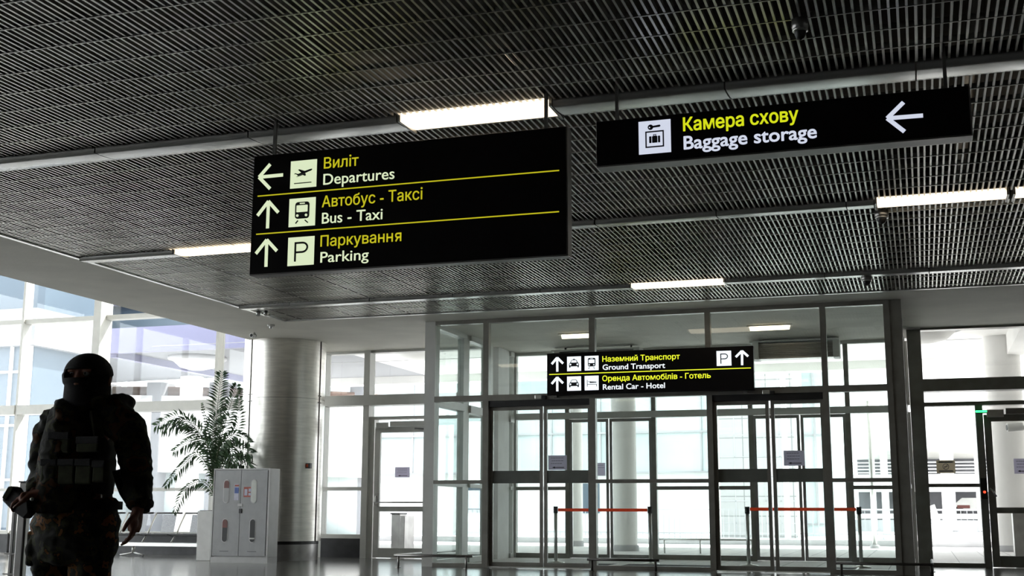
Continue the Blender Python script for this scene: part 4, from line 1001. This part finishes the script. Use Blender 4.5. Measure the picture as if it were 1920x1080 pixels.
# ------------------------------------------------------------------ person with raised hood collar and balaclava
PY = 5.5
def pp_(px,py,dy=0.): return onY(px,py,PY+dy)
FA = 4.85                                        # heading of the face
FW = Vector((math.cos(FA),math.sin(FA),0)); FS = Vector((-FW.y,FW.x,0))
KP = (onY(260,900,PY)-onY(160,900,PY)).x/100     # metres per pixel at the figure
def fuse(mb, vox, name, m, parent, smooth=4, disp=0., dscale=9., amp2=0., dscale2=30.):
    me = bpy.data.meshes.new('raw'); me.from_pydata(mb.v,[],mb.f); o = bpy.data.objects.new('raw', me); COL.objects.link(o)
    r = o.modifiers.new('r','REMESH'); r.mode = 'VOXEL'; r.voxel_size = vox
    s_ = o.modifiers.new('s','SMOOTH'); s_.factor = .5; s_.iterations = smooth
    dg = bpy.context.evaluated_depsgraph_get(); dg.update()
    m2 = bpy.data.meshes.new_from_object(o.evaluated_get(dg)); bpy.data.objects.remove(o)
    if disp:
        nn = [v.normal.copy() for v in m2.vertices]
        for v, n_ in zip(m2.vertices, nn):
            q = v.co*dscale; q2 = v.co*dscale2
            a = 1-abs(noise.noise(Vector((q.x*.7+q.z*.3,q.y*.7,q.z*1.6)))*2); b = noise.noise(q2)
            v.co += n_*(disp*(a-.6)+amp2*b)
    m2.polygons.foreach_set('use_smooth',[True]*len(m2.polygons)); m2.materials.clear(); m2.materials.append(M[m]); m2.name = name
    ob = bpy.data.objects.new(name, m2); COL.objects.link(ob)
    if parent: ob.parent = parent; ob.matrix_parent_inverse = Matrix.Translation(-parent.location) if parent.type == 'EMPTY' else Matrix()
    return ob
pc = pp_(140,1000)
man = empty('person',(pc.x,PY,0),'person in camouflage jacket and trousers and a black balaclava standing in the left foreground','person')
R3 = lambda px: px*KP
def ell(c, rx, ry, rz, mb, n=16, m=10): mb.ball(c,(R3(rx),ry,R3(rz)),n,m)
# ---- hand: palm, four fingers, thumb; wrist W, pointing along D, palm normal N (towards the thigh), thumb side T
def hand(mb, W, D, N, T, curl, s=1.):
    D = Vector(D).normalized(); N = Vector(N); N = (N-D*N.dot(D)).normalized(); T = Vector(T); T = (T-D*T.dot(D)-N*T.dot(N)).normalized()
    pal = W+D*.05*s
    mb.tube([W-D*.05*s,W,W+D*.03*s,W+D*.07*s,W+D*.095*s],[(.026*s,.030*s),(.023*s,.030*s),(.020*s,.040*s),(.017*s,.044*s),(.012*s,.038*s)] if abs(D.z)<.9 else [.028*s,.026*s,.030*s,.032*s,.026*s],12)
    for k in (-1.4,-.5,.4,1.3): mb.ball(tuple(W+D*.055*s+T*.024*k*s),(.016*s+abs(T.x)*.01,.016*s+abs(T.y)*.01,.03*s),10,8)
    for k,(off,L) in enumerate(((.033,.074),(.012,.082),(-.010,.076),(-.031,.060))):
        p = W+D*.088*s+T*off*s; d = (D+T*off*1.5).normalized(); ang = curl[k]; pts = [p-d*.02*s,p]
        for j,fr in enumerate((.45,.30,.25)):
            ang2 = ang*(j+.6)*.55; q = (d*math.cos(ang2)+N*math.sin(ang2)); p = p+q*L*fr*s; pts.append(p)
        mb.tube(pts,[.0095*s,.0095*s,.0088*s,.0078*s,.0062*s],8); mb.ball(tuple(pts[-1]),.0066*s,8,6)
    p = W+D*.025*s+T*.033*s; q1 = p+(D*.5+T*.75+N*.35).normalized()*.036*s; q2 = q1+(D*.85+T*.3+N*.35).normalized()*.032*s; q3 = q2+(D*.95+N*.3).normalized()*.024*s
    mb.tube([W+D*.005*s+T*.015*s,p,q1,q2,q3],[.016*s,.015*s,.012*s,.0105*s,.008*s],8); mb.ball(tuple(q3),.0085*s,8,6)
body = MB()
headc = pp_(168,708); HR = R3(1)
body.ball(tuple(headc+Vector((0,0,R3(6)))),(R3(33),R3(36),R3(34)),20,14)
body.ball(tuple(headc+Vector((-R3(3),-R3(8),-R3(18)))),(R3(24),R3(25),R3(26)),16,12)
for s in (-1,1):                                     # brows and ears
    body.ball(tuple(headc+FW*R3(30)+FS*s*R3(13)+Vector((0,0,R3(8)))),(R3(10),R3(8),R3(4)),10,8)
    body.ball(tuple(headc+FS*s*R3(34)-Vector((0,0,R3(6)))),(R3(4),R3(6),R3(10)),10,8)
body.tube([headc+FW*R3(33)+Vector((0,0,R3(5))),headc+FW*R3(39)-Vector((0,0,R3(8))),headc+FW*R3(36)-Vector((0,0,R3(14)))],[R3(4),R3(5.5),R3(6.5)],8)
body.ball(tuple(headc+FW*R3(31)-Vector((0,0,R3(26)))),(R3(10),R3(8),R3(4)),10,8)
body.tube([pp_(167,725,.02),pp_(164,775,.02)],[R3(25),R3(31)],14)
def seg(mb, pts, rs, n=14): mb.tube([pp_(*p) for p in pts],[ (R3(r) if not isinstance(r,tuple) else (R3(r[0]),R3(r[1]))) for r in rs],n)
body.tube([pp_(163,765,.02),pp_(152,800,.02),pp_(146,850,.02),pp_(140,910,.02),pp_(135,960,.02),pp_(133,1000,.02)],[(.07,R3(36)),(.10,R3(55)),(.11,R3(55)),(.10,R3(50)),(.10,R3(55)),(.10,R3(52))],16)
seg(body,[(160,778,.02),(100,800,.02),(82,850,.0),(74,895,-.04),(68,915,-.12),(68,924,-.17)],[20,20,16,14,12,10])
seg(body,[(160,778,.02),(225,795,.02),(248,845,.03),(256,890,.03),(261,935,.0),(259,955,-.02)],[20,20,15,13,12,10])
footz = .0
def P3(px,z,dy=0): 
    x = onY(px,1000,PY).x; return Vector((x,PY+dy,z))
for px,fx in ((97,92),(168,172)):
    body.tube([P3(px,.86,.02),P3(px,.62,.02),P3(px-2,.46,.01),P3(fx,.28,.03),P3(fx,.09,.04)],[.085,.075,.055,.055,.038],12)
    body.tube([P3(fx,.05,.09),P3(fx,.05,0),P3(fx,.035,-.10),P3(fx,.03,-.15)],[.035,.04,.035,.022],10)
WL = pp_(258,958,-.02)
hand(body, WL, (-.10,-.10,-1), (-.75,-.35,0), (-.5,-.85,0), (.55,.65,.75,.85), 1.12)
WR = pp_(68,926,-.18)
hand(body, WR, (-.85,-.15,-.25), (.1,.2,-1), (0,-.9,.3), (1.2,1.3,1.35,1.4), 1.0)
bodyo = fuse(body,.0048,'body','skin',man,3)
# ---- jacket: torso, two sleeves with cuffs, wide waist, standing hood collar
j = MB()
j.tube([pp_(163,750,.03),pp_(156,764,.03),pp_(152,800,.03),pp_(146,850,.03),pp_(141,900,.03),pp_(137,945,.03),pp_(135,962,.03)],[(.10,R3(38)),(.125,R3(58)),(.15,R3(64)),(.165,R3(70)),(.165,R3(72)),(.17,R3(74)),(.165,R3(72))],24)
seg(j,[(150,786,.03),(112,790,.02),(94,812,.02),(88,845,.01),(82,880,-.02),(78,900,-.06),(72,914,-.12),(70,920,-.14)],[27,30,27,26,25,23,19,16])
seg(j,[(175,782,.03),(215,783,.02),(240,805,.02),(250,840,.03),(255,875,.04),(258,905,.03),(260,928,.01),(261,945,.0)],[27,31,29,27,25,24,23,20])
j.ball(tuple(pp_(118,786,.03)),(R3(38),.11,R3(24)),14,10); j.ball(tuple(pp_(205,785,.03)),(R3(36),.12,R3(27)),14,10)
hc = pp_(180,757,.02)
for k in range(19):                                 # hood roll lying round the neck, fuller on one side
    a = -2.6+k*5.2/18; r = .030+.020*max(0,math.cos(a-.3))
    j.ball((hc.x+R3(40)*math.cos(a-.1)+R3(4),hc.y+.03+R3(38)*math.sin(a-.1)*1.0,hc.z-R3(4)+R3(5)*math.cos(a)),r,10,8)
jo = fuse(j,.0085,'jacket','camo',man,5,.012,11,.004,34)
cuff = MB(); 
cuff.tube([pp_(262,938,.0),pp_(262,946,.0),pp_(260,956,-.01)],[R3(21),R3(22),R3(17)],18); fuse(cuff,.006,'cuff','camo',man,2,.005,25)
cuff = MB(); cuff.tube([pp_(73,914,-.12),pp_(70,921,-.14),pp_(68,926,-.16)],[R3(18),R3(18),R3(14)],16); fuse(cuff,.006,'cuff','camo',man,2,.004,25)
sl = MB(); sl.tube([pp_(246,950,.03),pp_(238,925,.03),pp_(232,905,.03),pp_(226,880,.02)],[(.03,R3(3)),(.05,R3(9)),(.05,R3(12)),(.04,R3(14))],10); sl.build('hanging_flap','cloth',man)
# ---- chest rig with pouches
v = MB()
def plate(mb,x0,x1,y0,y1,dy,t):
    a = pp_(x0,y0,dy); b = pp_(x1,y1,dy); mb.box(a.x,b.x,a.y-t,a.y,b.z,a.z)
vest = MB(); 
vest.tube([pp_(152,795,.03),pp_(147,840,.03),pp_(142,890,.03),pp_(139,925,.03)],[(.165,R3(50)),(.185,R3(62)),(.185,R3(64)),(.18,R3(64))],24)
vo_ = fuse(vest,.008,'chest_rig','cloth',man,4,.006,14)
for x0,x1,y0,y1 in ((88,116,862,905),(120,148,862,908),(152,180,862,908),(184,206,865,905),(98,135,812,850),(150,190,820,848)):
    q = MB(); plate(q,x0,x1,y0,y1,-.150,.045 if y0 > 855 else .03); po = q.build('pouch','olive',vo_,bevel=.01)
    q = MB(); plate(q,x0-1,x1+1,y0-1,y0+12,-.155 if y0 <= 855 else -.152,.05 if y0 > 855 else .033); q.build('pouch_flap','cloth',vo_,bevel=.006)
for xa_,xb_ in (((118,775),(112,815)),((190,772),(186,820))):
    MB().tube([pp_(*xa_,-.03)+Vector((0,-.05,0)),pp_(*xb_,-.13)],[(.006,.028)]*2,8).build('shoulder_strap','olive',vo_)
# ---- trousers
t_ = MB()
t_.tube([P3(134,.97,.03),P3(134,.90,.03),P3(133,.80,.03),P3(132,.70,.03),P3(131,.63,.03)],[(.155,R3(70)),(.165,R3(76)),(.165,R3(77)),(.15,R3(76)),(.12,R3(66))],24)
for px,fx in ((96,88),(167,176)):
    t_.tube([P3(px,.80,.03),P3(px-1,.60,.03),P3(px,.45,.02),P3(fx,.28,.03),P3(fx,.15,.04),P3(fx,.10,.04)],[.118,.105,.095,.09,.085,.07],18)
t_.ball(tuple(P3(76,.72,.0)),(.05,.09,.10),12,8)
to = fuse(t_,.009,'trousers','camo2',man,4,.014,9,.004,30)
q = MB(); q.box(P3(66,.7).x,P3(80,.7).x,PY-.07,PY+.09,.62,.80); q.build('thigh_pocket','camo2',to,bevel=.015)
bl = MB(); bl.tube([P3(134,.952,.03),P3(134,.91,.03)],[(.18,R3(77))]*2,28); bl.build('belt','cloth',man)
for px in (92,172):
    b = MB(); b.tube([P3(px,.20,.04),P3(px,.09,.04),P3(px,.06,.02)],[.062,.058,.055],14); b.tube([P3(px,.05,.12),P3(px,.055,.02),P3(px,.05,-.09),P3(px,.04,-.17)],[.045,.052,.05,.032],14); b.box(P3(px,.0).x-.045,P3(px,.0).x+.045,PY-.19,PY+.15,.0,.03)
    fuse(b,.008,'boot','cloth',man,3)
# ---- balaclava: shell round the head with an eye opening
bm_ = MB(); n_,m_ = 40,30
hc = headc; vs=[]; fs=[]
for i in range(m_+1):
    t = i/m_; 
    if t <= .72:
        a = math.pi*.5*(1-t/.42) if t < .42 else -(t-.42)/.3*math.pi*.11
        rz = 40 if t < .42 else 46; z = R3(3)+R3(rz)*math.sin(a)*(.88 if t<.42 else .95); rr = max(.0005,math.cos(a))
        rx, ry = 36.5*rr, 40*rr
    else:
        u = (t-.72)/.28; z = R3(3)-R3(46)*.95*math.sin(math.pi*.11)-u*R3(38); rx = 34.5+u*1.5; ry = 36+u*1
    for k in range(n_):
        a2 = 2*math.pi*k/n_; vs.append((hc.x+R3(rx)*math.cos(a2),hc.y+R3(ry)*math.sin(a2)-(R3(6) if .42<t<.72 else R3(3)),hc.z+z))
for i in range(m_):
    for k in range(n_):
        a2 = 2*math.pi*(k+.5)/n_; d = (a2-FA+math.pi)%(2*math.pi)-math.pi; zz_ = (vs[i*n_+k][2]+vs[(i+1)*n_+k][2])/2-hc.z
        if abs(d) < .62 and R3(-4) < zz_ < R3(8): continue
        fs.append((i*n_+k,(i+1)*n_+k,(i+1)*n_+(k+1)%n_,i*n_+(k+1)%n_))
bm_.add(vs,fs,True); bal = bm_.build('balaclava','cloth',man)
so = bal.modifiers.new('s','SOLIDIFY'); so.thickness = .004; so.offset = 1
for s in (-1,1):
    e_ = MB(); c = headc+FW*R3(32.5)+FS*s*R3(12)+Vector((0,0,R3(3))); e_.ball(tuple(c),R3(4.4),12,8); eo = e_.build('eye','conc_grey',man); MB().ball(tuple(c+FW*R3(3.3)),R3(2.0),8,6).build('iris','dark',eo)
# ---- dark case held at the hip
ca = onY(35,937,PY-.22)
cs = empty('dark_case',tuple(ca),'dark wedge-shaped case gripped in the hand at the masked person\'s hip, left edge','case')
Yc = PY-.20
def zc2(p): q = onY(p[0],p[1],Yc); return (q.x,q.z)
MB().prism_y([zc2(p) for p in ((9,938),(16,922),(24,911),(33,914),(38,922),(58,938),(60,962),(50,973),(28,958))][::-1],Yc-.025,Yc+.035).build('case_body','dark',cs,bevel=.008)
MB().prism_y([zc2(p) for p in ((12,933),(24,912),(34,914),(30,922),(18,940))][::-1],Yc-.035,Yc-.026).build('flap','olive',cs,bevel=.004)
q = onY(60,936,Yc-.05); MB().lathe(0,0,[(0,0)]*2,3); MB().ball(tuple(q),.010,10,8).build('buckle','alu',cs)

# ---- gate posts behind the person
def gate_post(px,w_,top,Y,lb,mm):
    x = X(px,1000,Y); z = Z(px,top,Y); t = empty('metal_post',(x,Y,0),lb,'post','metal posts behind the masked person')
    a = w_/2; MB().box(x-a,x+a,Y-a,Y+a,.01,z).build('shaft',mm,t,bevel=.006); MB().box(x-a-.03,x+a+.03,Y-a-.03,Y+a+.03,0,.012).build('foot_plate','steel_dark',t)
    MB().box(x-a-.006,x+a+.006,Y-a-.006,Y+a+.006,z,z+.012).build('cap','dark',t)
    return t,x,z
t,x,z = gate_post(42,.07,905,8.6,'thick brushed metal post behind the masked person at the left edge','steel_dark')
box('side_strip','alu',x+.037,x+.046,8.58,8.62,.05,z-.05,t); box('lock_plate','dark',x-.02,x+.02,8.555,8.564,.15,.25,t)
t,x,z = gate_post(25,.035,935,8.8,'thin dark metal post left of the thick one at the left edge','steel_dark')
for yy_ in (935,1038,1076): zz_ = Z(25,yy_,8.8); box('crossbar','steel_dark',x-.04,x+.10,8.75,8.78,zz_-.006,zz_+.006,t)
